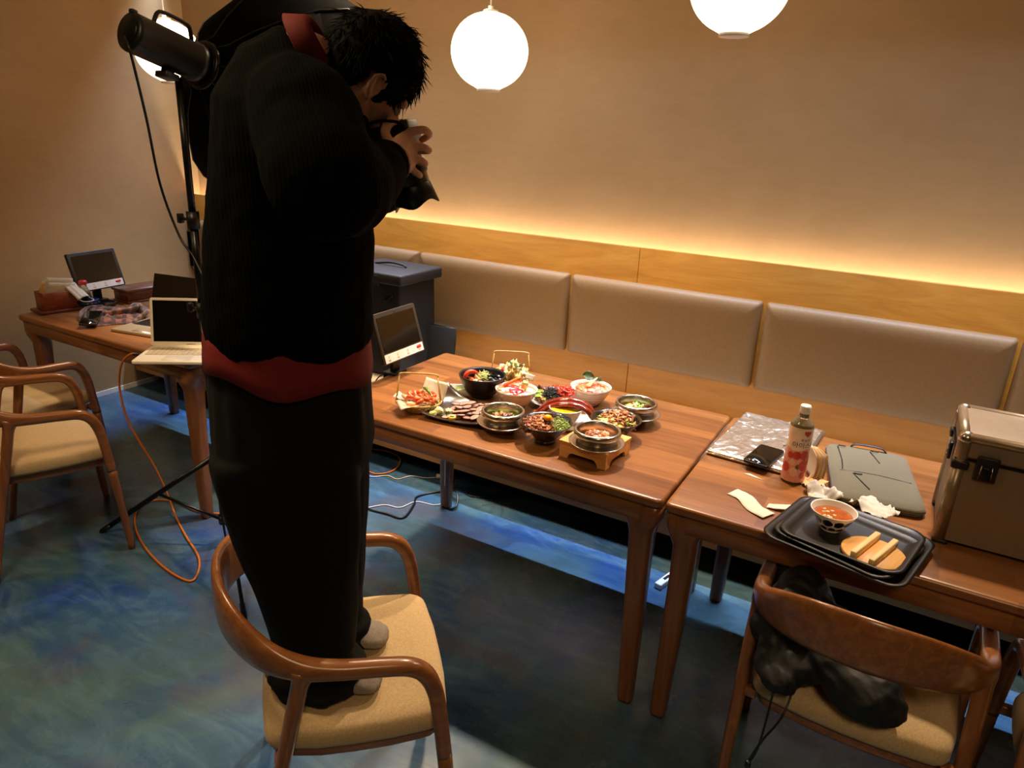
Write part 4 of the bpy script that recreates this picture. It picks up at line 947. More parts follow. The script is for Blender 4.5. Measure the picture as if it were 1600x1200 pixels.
for sx, ny in ((-.0, -.118), (-.012, .030)):
    b = MB(); b.tube(spline([(-.126+sx, ny, FZ+.046), (-.036+sx, ny, FZ+.045), (.032+sx, ny, FZ+.031), (.080+sx, ny, FZ+.022)], 3), [(.045, .040), (.044, .038), (.042, .038), (.038, .041), (.034, .043), (.031, .046), (.028, .047), (.025, .046), (.022, .044), (.020, .040)], 20, side=Vector((0, 0, 1)), roundcap=True)
    b.tube([(-.098+sx, ny, FZ+.05), (-.094+sx, ny, FZ+.10)], .046, 16)
    q = fuse(b, 'sock', M_SOCK, per, .005, 2, lambda c, n: .0018*noise.noise(c*60))
    for v in q.data.vertices: v.co.z = max(v.co.z, FZ+.0005)

# camera held by the person
O_ = Vector((.30, .02, -.95)).normalized(); yy = Vector((0, 1, 0)); yy = (yy-O_*yy.dot(O_)).normalized(); xx = yy.cross(O_)
MK = Matrix.Translation((1.267, -2.067, 0)) @ RZ(.5108) @ Matrix(((xx.x, yy.x, O_.x, .112), (xx.y, yy.y, O_.y, .050), (xx.z, yy.z, O_.z, 1.655), (0, 0, 0, 1)))
t = thing('camera', 'black camera with hooded lens held to the eye by the person', 'camera'); t.matrix_world = MK
b = MB(); b.plate([(y, x) for x, y in rrect(.138, .088, .014)], -.022, .022, bev=.004); b.build('camera_body', M_BLACKPL, t)
b = MB(); b.box((.0, -.058, .030), (.070, .026, .024), bev=.008, seg=3); b.build('grip', M_BLACKPL, t)
b = MB(); b.box((.050, .0, .004), (.026, .056, .046), bev=.008, seg=2); b.build('viewfinder_hump', M_BLACKPL, t)
b = MB(); b.box((.048, 0, -.028), (.024, .034, .014), bev=.004); b.build('eyecup', M_BLACKMT, t)
b = MB(); b.box((-.004, 0, -.0235), (.056, .078, .003)); b.build('rear_screen', M_SCREEN, t)
b = MB(); b.lathe([(0, .020), (.036, .020), (.038, .026), (.038, .050), (.041, .052), (.041, .075), (.038, .078), (.038, .098), (.034, .100), (.030, .092), (0, .090)], 40, c=(-.004, 0, 0)); l = b.build('lens', M_BLACKMT, t)
b = MB(); b.lathe([(0, .0935), (.030, .0935), (.0, .0985)], 32, c=(-.004, 0, 0)); b.build('front_glass', M_SCREEN, l)
b = MB(); b.lathe([(.038, .096), (.039, .098), (.046, .140), (.044, .140), (.0365, .098), (.038, .096)], 48, c=(-.004, 0, 0), fn=lambda r, z, a: (r, z-(.011*sin(2*a)**2 if z > .12 else 0))); b.build('lens_hood', M_BLACKPL, l)
b = MB(); b.tube(spline([(.035, -.070, 0), (.02, -.095, -.03), (-.03, -.10, -.02), (-.035, -.070, 0)], 5), (.001, .006), 6); b.build('wrist_strap', M_NYLON, t)

# ------------------------------------------------------------------ black drawstring bag on the right chair
t = thing('drawstring_bag', 'black nylon drawstring bag slumped on the seat of the right chair', 'bag', (2.27, -1.45, .463))
b = MB(); random.seed(3)
for pts, r in (([(.10, -.16, .07), (.02, -.10, .10), (-.07, .02, .12), (-.10, .10, .13)], (.075, .065)), ([(.12, -.17, .055), (.08, -.08, .07), (.0, .04, .08)], (.07, .05)), ([(-.115, -.08, .10), (-.095, -.06, .15), (-.08, .02, .17)], (.06, .06)),
               ([(-.105, -.11, .14), (-.10, -.15, .07), (-.075, -.190, .035)], (.045, .035)), ([(-.02, -.12, .06), (-.06, -.14, .06), (-.10, -.15, .05)], (.05, .045))):
    S = spline(pts, 5); b.tube(S, [r]*len(S), 16, side=Vector((1, .3, 0)), roundcap=True)
bg = fuse(b, 'bag_body', plain('black_shiny_nylon', '#0a0909', .6, 0, .2, 200, .1, .5), t, .006, 3, lambda c, n: .008*noise.noise(c*16)-.009*abs(noise.noise(Vector((c.x*22+c.y*10, c.y*30, c.z*26))))+.002*noise.noise(c*45))
for v in bg.data.vertices: v.co.z = max(v.co.z, .001)
b = MB(); b.tube(spline([(-.085, -.200, .030), (-.085, -.235, -.03), (-.090, -.240, -.12), (-.10, -.238, -.17)], 5), .0028, 6); b.build('drawstring', M_BCABLE, t)
b = MB(); b.tube(spline([(-.045, -.180, .03), (-.055, -.235, -.02), (-.085, -.243, -.10), (-.104, -.243, -.17)], 5), .0028, 6); b.build('drawstring', M_BCABLE, t)
b = MB(); b.box((-.105, -.240, -.185), (.014, .012, .02), bev=.004); b.build('cord_stopper', M_BLACKPL, t)

# ------------------------------------------------------------------ food dishes on the middle table
TT = .7405
random.seed(21)
def bowl(name, label, x, y, R, H, foot, mat, t=.003, curve=.6, footh=.006, z=TT, group=None, fn=None, seg=56):
    t_ = thing(name, label, 'bowl', (x, y, z), random.uniform(0, 3), group); b = MB(); b.lathe(bowl_prof(R, H, foot, t, curve, footh), seg, fn=fn); b.build('bowl_body', mat, t_); return t_
def lump_mesh(name, r, sc, jit, mat, seed, sub=2, nz=2.0):
    b = MB(); b.ball((0, 0, 0), r, sub, jit, sc, None, seed, nz); o = b.build(name, mat); return o
def scatter(name, label, cat, group, mats, n, cx, cy, z, rad, r, sc=(1, 1, .7), jit=.5, dome=.3, ry=None, seed=0, nz=2.2, z_of=None):
    """n separate pieces piled in an oval heap"""
    protos = [lump_mesh(name, 1, (1, 1, 1), jit, m, seed+i*3, 2, nz) for i, m in enumerate(mats for _ in range(1))] if False else []
    out = []
    for i in range(n):
        m = mats[i % len(mats)]
        a = 2.399*i; q = sqrt((i+.5)/n); px = cx+cos(a)*q*rad; py = cy+sin(a)*q*(ry or rad)
        b = MB(); s_ = r*random.uniform(.8, 1.2)
        b.ball((0, 0, 0), s_, 3 if jit > .8 else 2, jit, (sc[0]*random.uniform(.8, 1.2), sc[1]*random.uniform(.8, 1.2), sc[2]), None, seed+i, nz)
        o = b.build(name, m, None, (px, py, z+dome*rad*(1-q*q)+r*sc[2]*.6), (random.uniform(-.4, .4), random.uniform(-.4, .4), random.uniform(0, 6)))
        tag(o, label, cat, group); out.append(o)
    return out
def slices(name, label, cat, group, mat, spots, L, W_, T_, bend=.3, seed=0):
    for i, (x, y, z, rx, ry, rz) in enumerate(spots):
        b = MB(); k = random.uniform(.88, 1.1)
        def fn(u, v):
            xx = (u-.5)*L*k; w = W_*(1-.35*(2*u-1)**2)
            return (xx, (v-.5)*w, bend*L*.5*(1-(2*u-1)**2)*.5+.0012*sin(v*9+i))
        b.sheet(fn, 8, 4, T_); o = b.build(name, mat, None, (x, y, z), (rx, ry, rz)); tag(o, label, cat, group)
def strands(name, label, cat, mat, n, cx, cy, z, rad, L, r, up=.5, seed=1, kind='stuff'):
    random.seed(seed); b = MB()
    for i in range(n):
        a = random.uniform(0, 2*pi); q = sqrt(random.random())*rad; p = Vector((q*cos(a), q*sin(a), random.uniform(0, up*rad*(1-(q/rad)**2)+.002)))
        d = Vector((random.gauss(0, 1), random.gauss(0, 1), random.gauss(0, .35))).normalized(); e = Vector((random.gauss(0, 1), random.gauss(0, 1), random.gauss(0, .5))).normalized()
        pts = [p-d*L*.5, p+e*L*.15, p+d*L*.5]
        for q2 in pts: q2.z = max(q2.z, .001)
        b.tube(pts, r, 4)
    o = b.build(name, mat, None, (cx, cy, z)); return tag(o, label, cat, None, kind)
def leaf(name, label, cat, mat, loc, L, W_, rot, teeth=7, group=None, curl=.25):
    n = 24; b = MB()
    def fn(u, v):
        w = W_*sin(pi*min(1, u*1.02))**.7*(1-.12*(int(u*teeth*2) % 2)); s = (v-.5)*2
        return ((u-.5)*L, s*w*.5, curl*W_*(s*s)*.5 - curl*L*.3*(2*u-1)**2 + .0006*sin(u*40))
    b.sheet(fn, n, 6, .0006); o = b.build(name, mat, None, loc, rot); return tag(o, label, cat, group)
P_BLACK = plain('black_stoneware', '#191512', .42, 0, .3, 120, .15, .4); P_DARK = plain('dark_olive_glaze', '#241d15', .22, 0, .3, 60, .05, .5, .4)
def m_stripe():
    t = NT('white_glaze_with_brown_rings'); v = t.coord((1, 1, 1)); w = t.n('ShaderNodeTexWave'); w.bands_direction = 'Z'; w.wave_profile = 'SIN'; w.inputs['Scale'].default_value = 32; w.inputs['Distortion'].default_value = 2.5; w.inputs['Detail'].default_value = 1; w.inputs['Detail Scale'].default_value = 2; t.l(t.coord((.15, .15, 1)), w.inputs[0])
    c = t.ramp(w.outputs[0], [(.0, '#b48e80'), (.10, '#d9c2b2'), (.22, '#eae0d2')]); t.set(Base_Color=c, Roughness=.25, Coat_Weight=.3); return t.m
P_STRIPE = m_stripe(); P_WHITE = plain('white_ceramic', '#ece4d6', .2, 0, .03, 20, 0, .5, .3)
FM = {k: plain(k, c, r, 0, v, s, bp, .5, ct, 0, 0, ss) for k, (c, r, v, s, bp, ct, ss) in dict(
    prawn_orange=('#e0612c', .35, .25, 120, .2, .3, .2), prawn_pale=('#f0a070', .35, .2, 120, .2, .3, .2), green_pepper=('#5a7a26', .3, .2, 60, .05, .4, .1), salmon=('#ec7a4a', .25, .15, 90, .05, .4, .3), tuna=('#b8233a', .25, .12, 60, .05, .4, .3), white_fish=('#ead8c8', .3, .06, 60, .05, .3, .3),
    seared_beef=('#b48478', .4, .2, 80, .1, .2, .2), beef_rim=('#3c2418', .5, .2, 80, .2, .1, 0), tamago=('#efc35a', .4, .06, 60, .05, .1, .1), egg_yolk=('#f7a512', .12, .04, 20, 0, .6, .3), minced=('#8a4a24', .35, .35, 200, .4, .4, 0), minced_dark=('#5e2c16', .35, .35, 200, .4, .4, 0), minced_light=('#b87340', .35, .3, 200, .4, .4, 0),
    scallion=('#7f9a34', .45, .3, 200, .2, .2, .1), scallion_pale=('#c5cf84', .45, .2, 200, .2, .2, .1), wasabi=('#a9b06a', .7, .1, 150, .3, 0, .1), ginger_pale=('#e7d7a2', .6, .1, 100, .2, .1, .1), ginger_red=('#e2452f', .35, .2, 90, .1, .4, .2), nori=('#141a12', .55, .3, 200, .3, .1, 0), herb=('#3f5d1e', .5, .3, 90, .2, .1, .1), shiso=('#2c4a1e', .5, .25, 90, .2, .1, .1),
    tempura=('#e3c070', .6, .25, 160, .6, 0, .1), tempura_pale=('#f0dfae', .6, .2, 160, .6, 0, .1), mussel=('#12141c', .2, .3, 60, .05, .5, 0), broth_brown=('#5a3315', .1, .3, 40, .05, .5, 0), eel_brown=('#7a2410', .18, .35, 130, .12, .7, .05), curry=('#d3a31a', .2, .25, 70, .1, .4, 0), cabbage=('#b9c070', .4, .25, 120, .2, .3, .1), carrot=('#d4762a', .4, .15, 80, .1, .3, .1), noodle=('#c99a58', .35, .15, 90, .1, .4, .1),
    chicken=('#8e2f12', .22, .35, 120, .3, .6, 0), lettuce=('#86a63c', .45, .25, 50, .1, .2, .1), roe=('#d9701c', .15, .15, 200, .1, .6, .3), rice=('#efe6d2', .6, .05, 200, .3, 0, .1), lemon=('#e7d24a', .35, .1, 60, .1, .2, .1), onion=('#c9a24a', .4, .2, 90, .1, .3, .1)).items()}
# basket dishes
def make_basket(label, x, y, rz, mat):
    t_ = thing('food_basket', label, 'basket', (x, y, TT), rz); b = MB()
    for k in range(4): 
        r = .036+.008*k; zz = .004+.008*k; b.tube([(r*1.2*cos(a), r*.92*sin(a), zz+.0018*sin(a*14+k*pi)) for a in [2*pi*i/84 for i in range(84)]], .0022, 5, closed=True)
    for k in range(28):
        a = 2*pi*k/28; b.tube([(r*1.2*cos(a+dz*6), r*.92*sin(a+dz*6), .002+dz) for r, dz in ((.03, 0), (.046, .012), (.058, .026), (.064, .032))], .0014, 4)
    b.lathe([(0, 0), (.036, 0), (.036, .003), (0, .003)], 28, fn=lambda r, z, a: (r*sqrt(1/((cos(a)/1.2)**2+(sin(a)/.92)**2)), z))
    b.build('woven_bowl', mat, t_)
    b = MB(); b.tube([(.066*1.2*cos(a), .066*.92*sin(a), .034) for a in [2*pi*i/48 for i in range(48)]], (.004, .003), 8, closed=True, side=Vector((0, 0, 1))); b.build('rim', mat, t_)
    for s in (-1, 1):
        b = MB(); b.tube([(s*.078, -.012, .034), (s*.066, -.003, .128)], .0018, 6); b.tube([(s*.078, .012, .034), (s*.066, .003, .128)], .0018, 6); q = b.build('handle_post', mat, t_)
    b = MB(); b.tube(spline([(-.067, 0, .126), (-.060, 0, .135), (0, 0, .137), (.060, 0, .135), (.067, 0, .126)], 6), .0028, 8); b.build('handle_bar', mat, t_)
    return t_
M_BSK = plain('pale_bamboo_weave', '#c9a860', .5, 0, .2, 90, .1)
bk1 = make_basket('small bamboo basket of fried prawns at the left front of the food table', .862, -1.262, radians(28), M_BSK)
bk2 = make_basket('small bamboo basket of tempura at the back of the food table', .985, -.835, radians(28), M_BSK)
for lab, (x, y, z), r, (L_, W_) in (('white paper liner lying in the prawn basket at the front', (.855, -1.30, TT+.038), (.15, -.1, .9), (.085, .07)), ('white paper liner standing up at the back of the prawn basket', (.885, -1.20, TT+.062), (1.0, .2, .35), (.085, .075)), ('white paper liner poking out left of the prawn basket', (.805, -1.275, TT+.040), (.1, .25, .2), (.06, .05)), ('white paper liner in the tempura basket', (.97, -.86, TT+.04), (.1, .1, .5), (.09, .07))):
    b = MB(); b.sheet(lambda u, v: ((u-.5)*L_, (v-.5)*W_, .004*sin(u*5+v*3)), 8, 8, .0006); tag(b.build('paper_liner', M_PAPER, None, (x, y, z), r), lab, 'paper')
for i in range(16):
    a = 2.4*i; q = .056*sqrt((i+.4)/16); b = MB(); R_ = .015
    pts = [(R_*cos(u), R_*sin(u)*1.0, .002*sin(u*2)) for u in [k*.32-.3 for k in range(10)]]
    b.tube(pts, [.0055, .0068, .0074, .0076, .0074, .0068, .006, .005, .004, .0025], 8, roundcap=True); p = b.build('prawn', FM['prawn_orange'] if i % 3 else FM['prawn_pale'], None, (.866+q*cos(a), -1.258+q*sin(a)*.8, TT+.042+.016*(1-q/.06)+.003*(i % 3)), (random.uniform(-.6, .6), random.uniform(-.6, .6), a))
    for s in (-1, 1):
        f_ = MB(); f_.plate([(0, -.002), (.012, -.006), (.013, .0), (.010, .005)], -.0004, .0004, M=TR(*pts[-1]) @ RZ(pts and 2.4+s*.35)); f_.build('tail_fin', FM['prawn_orange'], p)
    tag(p, 'small orange fried prawn in the front basket', 'prawn', 'fried prawns in the front basket')
b = MB(); b.tube(spline([(-.035, .012, .0), (-.012, .004, .010), (.014, -.004, .008), (.040, -.006, -.002)], 5), [.003, .004, .0052, .006, .006, .006, .006, .006, .006, .0058, .0052, .0044, .0035, .0028, .002, .0015], 8, roundcap=True); pp = b.build('green_pepper', FM['green_pepper'], None, (.885, -1.245, TT+.068), (0, 0, -.3)); tag(pp, 'green chilli pepper lying over the fried prawns', 'pepper')
b = MB(); b.tube([(-.035, .012, 0), (-.045, .017, .003)], .0018, 6); b.build('stem', FM['herb'], pp)
for i in range(20):
    a = 2.4*i; q = .054*sqrt((i+.4)/20); x, y = 1.0+q*cos(a), -.838+q*sin(a)*.8
    b = MB()
    b.ball((0, 0, 0), .021, 3, 1.2, (1, .8, .7), None, i*3, 4.5)
    tag(b.build('tempura_piece', FM['tempura_pale'] if i % 2 else FM['tempura'], None, (x, y, TT+.046+.040*(1-q/.058)), (random.random()*2, random.random()*2, a)), 'pale battered tempura piece heaped in the back basket', 'tempura', 'tempura pieces in the back basket')
for i in range(5): leaf('tempura_leaf', 'green battered leaf sticking out of the tempura heap', 'tempura', FM['herb'], (1.015+.02*cos(i*1.3), -.845+.02*sin(i*1.3), TT+.085+.003*i), .035, .022, (random.uniform(-.8, .8), random.uniform(-1, .2), i*1.3), 5, 'tempura leaves')
for i in range(3):
    b = MB(); b.tube(spline([(-.03, 0, 0), (0, .003, .006), (.03, 0, .002)], 4), [.007, .008, .009, .009, .009, .008, .007, .005, .003], 8, roundcap=True); tag(b.build('tempura_prawn', FM['tempura'], None, (.95+.012*i, -.86+.01*i, TT+.058+.006*i), (0, -.5, .4+.3*i)), 'long golden tempura prawn leaning out of the left of the back basket', 'tempura', 'long tempura prawns')
tag(lump_mesh('pink_pickle', .013, (1, .8, .6), .8, FM['tuna'], 4), 'small pink pickled piece in the tempura basket', 'pickle').location = (.975, -.872, TT+.070)
b = MB(); b.plate([(0, -.016), (.010, -.012), (.015, 0), (.010, .012), (0, .016)], -.006, .006, bev=.001); tag(b.build('lemon_wedge', FM['lemon'], None, (.985, -.885, TT+.058), (1.2, 0, .5)), 'yellow lemon wedge at the front of the tempura basket', 'lemon')
# square brown plate with seared beef
t_ = thing('square_plate', 'dark square ceramic plate with upturned corner holding sliced beef', 'plate', (1.008, -1.205, TT), radians(8))
def sqp(u, v):
    x = (u-.5)*2; y = (v-.5)*2; s_ = .116*(1-.05*(x*x*y*y)); e = max(abs(x), abs(y)); return (x*s_, y*s_*.93, .004+.010*e**4+.012*max(0, (abs(x)*abs(y))-.4)+(.050*((y-x)/2)**4 if y > 0 > x else 0))
b = MB(); b.sheet(sqp, 18, 18, .005); b.lathe([(0, 0), (.06, 0), (.062, .004), (0, .006)], 32); b.build('plate_body', plain('brown_glazed_stoneware', '#3a2c22', .25, 0, .35, 40, .06, .5, .3), t_)
sp = []
for i in range(24):
    r_, c_ = divmod(i, 6); sp.append((1.000+.021*c_-.010*r_, -1.285+.010*c_+.034*r_, TT+.018+.004*(i % 3)+.002*r_, random.uniform(-.25, .05), random.uniform(-.25, .25), radians(60)+random.uniform(-.7, .7)))
for i, s_ in enumerate(sp):
    b = MB(); o_ = [(.019*cos(a)*(1+.1*sin(3*a+i)), .013*sin(a)) for a in [2*pi*k/14 for k in range(14)]]
    b.plate(o_, -.0015, .0015, bev=.0006); q = b.build('beef_slice', FM['seared_beef'], None, s_[:3], s_[3:]); tag(q, 'pink seared beef slice with dark rim fanned on the dark square plate', 'meat', 'seared beef slices')
    b = MB(); b.tube([(x*1.01, y*1.01, 0) for x, y in o_[:9]], .0019, 5); b.build('dark_rim', FM['beef_rim'], q)
q = lump_mesh('wasabi', .014, (1, 1, .8), .25, FM['wasabi'], 2, 3); q.location = (.948, -1.295, TT+.018); tag(q, 'ball of green wasabi on the dark square plate', 'garnish')
q = lump_mesh('grated_radish', .016, (1, .9, .9), .5, FM['ginger_pale'], 6, 3, 4); q.location = (.953, -1.268, TT+.020); tag(q, 'pale grated radish mound behind the wasabi', 'garnish')
strands('garnish_greens', 'chopped dark green garnish heap on the dark square plate', 'garnish', FM['herb'], 90, .990, -1.270, TT+.012, .020, .014, .0012, .8, 5)
q = lump_mesh('grated_ginger', .012, (1, 1, .7), .5, FM['ginger_pale'], 9, 3, 4); q.location = (.985, -1.255, TT+.024); tag(q, 'pale yellow grated ginger on the green garnish', 'garnish')
b = MB(); b.lathe([(.0, 0), (.012, 0), (.014, .014), (.012, .018), (.008, .014), (0, .013)], 20, fn=lambda r, z, a: (r*(1+.08*sin(a*7)), z)); tag(b.build('lemon_cup', FM['tamago'], None, (1.025, -1.292, TT+.010)), 'small yellow cup garnish at the plate edge', 'garnish')
# divided sauce dish
t_ = thing('sauce_dish', 'long white compartment dish of sauces behind the prawn basket', 'dish', (.845, -1.055, TT), radians(33))
b = MB(); 
for c, d in (((0, 0, .003), (.17, .066, .006)), ((-.084, 0, .012), (.005, .07, .024)), ((.084, 0, .012), (.005, .07, .024)), ((0, -.033, .012), (.17, .005, .024)), ((0, .033, .012), (.17, .005, .024)), ((0, 0, .012), (.005, .066, .022))): b.box(c, d, bev=.0015, seg=1)
b.build('dish_body', P_WHITE, t_)
for x, mt, nm in ((-.042, 'egg_yolk', 'yellow mustard sauce'), (.042, 'scallion', 'green pickle relish')):
    q = lump_mesh('relish', .018, (1.2, .9, .45), .4, FM[mt], 3, 3); q.location = (.845+x*cos(radians(33)), -1.055+x*sin(radians(33)), TT+.012); tag(q, 'small heap of '+nm+' in the white compartment dish', 'sauce')
# black bowl with mussels
bb = bowl('food_bowl', 'large black stoneware bowl with mussels and prawn', .962, -1.005, .088, .085, .042, P_BLACK, .005, .5, .010)
b = MB(); b.lathe([(0, .055), (.070, .055), (.074, .060), (0, .062)], 36); tag(b.build('noodle_soup', plain('clear_brown_broth', '#6d451f', .12, 0, .3, 50, .1), None, (.962, -1.005, TT)), 'brown broth in the large black mussel bowl', 'soup')
for i, (a, rr) in enumerate(((2.6, .9), (1.9, .6), (1.2, .3), (.5, .0), (-.1, .2), (3.3, 1.1), (.9, .6))):
    t_ = thing('mussel', 'glossy black mussel shell in the large black bowl, '+('at its left rim', 'at the back left', 'at the back', 'at the back right', 'at its right rim', 'at the front left', 'tallest of them, back right')[i], 'mussel', (.962+.052*cos(a), -1.005+.052*sin(a), TT+.078), 0, 'mussels in the black bowl', (1.0+rr*.3, .2, a-pi/2+.3))
    b = MB(); b.ball((0, 0, 0), .026, 3, 0, (.62, .30, 1.05)); bmesh.ops.bisect_plane(b.bm, geom=b.bm.verts[:]+b.bm.edges[:]+b.bm.faces[:], plane_co=(0, 0, 0), plane_no=(0, 1, 0), clear_outer=True); bmesh.ops.solidify(b.bm, geom=b.bm.faces[:], thickness=.0015); b.build('shell', FM['mussel'], t_)
b = MB(); b.tube(spline([(-.03, 0, 0), (-.01, .004, .014), (.012, .004, .012), (.030, 0, -.006)], 5), [.003, .005, .007, .008, .0085, .009, .009, .009, .0085, .008, .0075, .007, .006, .005, .004, .003], 10, roundcap=True); tag(b.build('red_prawn', FM['ginger_red'], None, (.935, -1.040, TT+.083), (0, -.35, .9)), 'bright red prawn in the large black bowl', 'prawn')
scatter('shellfish_meat', 'pale orange shellfish piece in the large black bowl', 'seafood', 'shellfish pieces in the black bowl', [FM['prawn_pale'], FM['salmon'], FM['white_fish']], 9, .960, -1.035, TT+.062, .032, .010, dome=.25, seed=40)
strands('herb_garnish', 'green leaf and sprout garnish on the mussel bowl', 'garnish', FM['scallion_pale'], 110, .972, -1.012, TT+.076, .026, .022, .0011, .9, 8)
# striped bowls
sb1 = bowl('food_bowl', 'white bowl with thin brown rings holding mixed sashimi and egg, left of the grilled eel', 1.118, -1.022, .077, .068, .034, P_STRIPE, .0035, .55, .008)
sb2 = bowl('food_bowl', 'white bowl with thin brown rings holding salmon and green leaf, behind the grilled eel', 1.326, -.835, .077, .068, .034, P_STRIPE, .0035, .55, .008)
for x, y, w_ in ((1.118, -1.022, 'sashimi'), (1.326, -.835, 'salmon')):
    b = MB(); b.ball((0, 0, 0), .058, 3, .12, (1, 1, .30), None, 3, 8); tag(b.build('rice', FM['rice'], None, (x, y, TT+.036)), 'white rice under the '+w_+' in the ringed bowl', 'rice', None, 'stuff')
def around(cx, cy, z, lst): return [(cx+r*cos(a), cy+r*sin(a), z+dz, rx, ry, rz) for r, a, dz, rx, ry, rz in lst]
slices('salmon_slice', 'orange salmon slice at the left of the sashimi bowl', 'fish', 'salmon slices in the sashimi bowl', FM['salmon'], around(1.118, -1.022, TT+.064, [(.045, 2.7, 0, .3, -.2, .2), (.040, 3.2, .004, .3, -.2, .4), (.036, 2.2, .006, .2, .1, .1), (.05, 3.7, 0, .4, .1, .7)]), .040, .020, .004)
slices('tuna_slice', 'deep red tuna slice at the front of the sashimi bowl', 'fish', 'tuna slices in the sashimi bowl', FM['tuna'], around(1.118, -1.022, TT+.066, [(.044, -1.0, 0, .5, .1, 1.1), (.038, -.7, .004, .5, .1, 1.4), (.030, -1.3, .007, .6, 0, 1.0)]), .036, .022, .006)
for w_, g_ in (('at the front left of', (.045, -2.0, 0, .6, .2, .9)), ('left of the tuna in', (.036, -1.8, .005, .6, .2, 1.1)), ('at the right rim of', (.046, .2, 0, .4, 0, .3)), ('right of the tuna in', (.045, 5.6, .0, .5, 0, 1.6))): slices('white_fish_slice', 'pale white fish slice '+w_+' the sashimi bowl', 'fish', None, FM['white_fish'], around(1.118, -1.022, TT+.066, [g_]), .036, .020, .004)
b = MB(); b.box((0, 0, 0), (.020, .016, .028), bev=.002); eg = b.build('egg_block', FM['tamago'], None, (1.150, -1.020, TT+.088), (.3, .2, .6)); tag(eg, 'yellow egg omelette block standing in the sashimi bowl', 'egg')
b = MB(); b.box((0, .0088, 0), (.0205, .0025, .0285)); b.build('brown_skin', FM['minced'], eg)
b = MB()
for i in range(60): a = 2.4*i; q = .014*sqrt(i/60); b.ball((q*cos(a), q*sin(a), .008*(1-(q/.014)**2)+.002), .0026, 1)
tag(b.build('roe_heap', FM['roe'], None, (1.112, -1.005, TT+.086)), 'orange fish roe heap on top of the sashimi bowl', 'roe', None, 'stuff')
b = MB(); b.tube([(-.03, -.01, -.01), (.01, .004, .012), (.022, .01, .018)], [.006, .007, .005], 8, roundcap=True); tag(b.build('crab_stick', FM['salmon'], None, (1.100, -1.015, TT+.084), (0, 0, .2)), 'pinkish stick leaning over the sashimi bowl', 'seafood')
b = MB(); b.sheet(lambda u, v: ((u-.5)*.032, (v-.5)*.022, .004*sin(u*4)), 6, 4, .0006); tag(b.build('garnish_paper', M_PAPER, None, (1.150, -.985, TT+.108), (1.0, .2, .3)), 'small pale flag-like garnish above the sashimi bowl', 'garnish')
slices('salmon_slice', 'orange salmon slice in the ringed bowl behind the grilled eel', 'fish', 'salmon slices in the back ringed bowl', FM['salmon'], around(1.326, -.835, TT+.062, [(.045, a, .003*(i % 3), .35, .1, a+1.4) for i, a in enumerate((-.2, -.6, -1.0, -1.4, -1.8, -2.2, -2.7, .3, 1.0, 1.8, 2.6))]+[(.022, a, .008, .3, .1, a+1.2) for a in (-2.4, -1.6, -.8)]+[(.02, -1, .008, .2, 0, .5), (.022, -.2, .010, .2, 0, 1.1)]), .044, .022, .004)
leaf('shiso_leaf', 'dark green shiso leaf in the salmon bowl', 'leaf', FM['shiso'], (1.305, -.815, TT+.098), .046, .040, (.9, .2, .6), 9)
for i in range(3):
    b = MB(); b.tube(spline([(-.022, 0, -.006), (0, .002, .006), (.022, .003, .016)], 4), .0022, 6, roundcap=True); tag(b.build('radish_stick', FM['ginger_pale'], None, (1.335+.004*i, -.850, TT+.086), (0, 0, 1.0+.15*i)), 'pale yellow radish stick crossing the salmon bowl', 'garnish', 'radish sticks on the salmon bowl')
strands('sprouts', 'dark green sprouts on the salmon bowl', 'garnish', FM['herb'], 40, 1.342, -.818, TT+.088, .014, .018, .0010, 1.2, 12)
strands('radish_threads', 'fine white radish threads in the salmon bowl', 'garnish', FM['white_fish'], 60, 1.366, -.860, TT+.064, .022, .030, .0008, .4, 14)
# steel rice pots
def make_pot():
    t_ = thing('steel_pot', 'pot', 'pot')
    b = MB(); b.lathe([(0, .0), (.030, .0), (.040, .003), (.052, .016), (.058, .030), (.060, .036), (.0605, .050), (.066, .056), (.0715, .060), (.0730, .067), (.0715, .074), (.068, .077), (.064, .076), (.0615, .070), (.059, .050), (.055, .026), (.044, .010), (0, .007)], 64); b.build('pot_body', M_STEEL, t_)
    b = MB(); b.lathe([(.057, .0345), (.078, .030), (.084, .0335), (.086, .037), (.084, .0385), (.077, .036), (.060, .040), (.057, .0345)], 64); b.build('flange', M_STEEL, t_)
    return t_
p1 = make_pot(); p1.location = (1.195, -1.245, TT); p1['label'] = 'stainless steel rice pot with flange on the table front beside the beef plate'; p1['group'] = 'stainless steel rice pots'
p2 = dup(p1, (1.530, -.905, TT), .5, 'stainless steel rice pot with flange, farthest right, behind the noodle bowl')
p3 = dup(p1, (1.582, -1.375, TT+.0745), 1.0, 'stainless steel rice pot with flange on top of the wooden stand')
for (x, y, z), mats, lab in (((1.195, -1.245, TT), ['minced_dark', 'minced_light', 'scallion'], 'brown meat piece inside the front left steel pot'), ((1.530, -.905, TT), ['scallion', 'scallion_pale', 'minced'], 'green scallion and meat piece inside the far right steel pot'), ((1.536, -1.257, TT+.0205), ['minced_light', 'minced', 'prawn_pale'], 'brown chicken piece inside the steel pot on the stand')):
    b = MB(); b.lathe([(0, .028), (.052, .028), (.054, .033), (.03, .036), (0, .037)], 32, fn=lambda r, z2, a: (r, z2+.002*sin(a*5))); tag(b.build('rice', FM['rice'] if 'green' not in lab else FM['broth_brown'], None, (x, y, z)), 'rice under the '+lab.split(' inside ')[0]+' in its steel pot', 'rice', None, 'stuff')
    scatter('topping_piece', lab, 'topping', lab.replace('piece', 'pieces'), [FM[m] for m in mats], 15, x, y, z+.040, .042, .011, dome=.2, seed=int(x*100), jit=.9, nz=3)
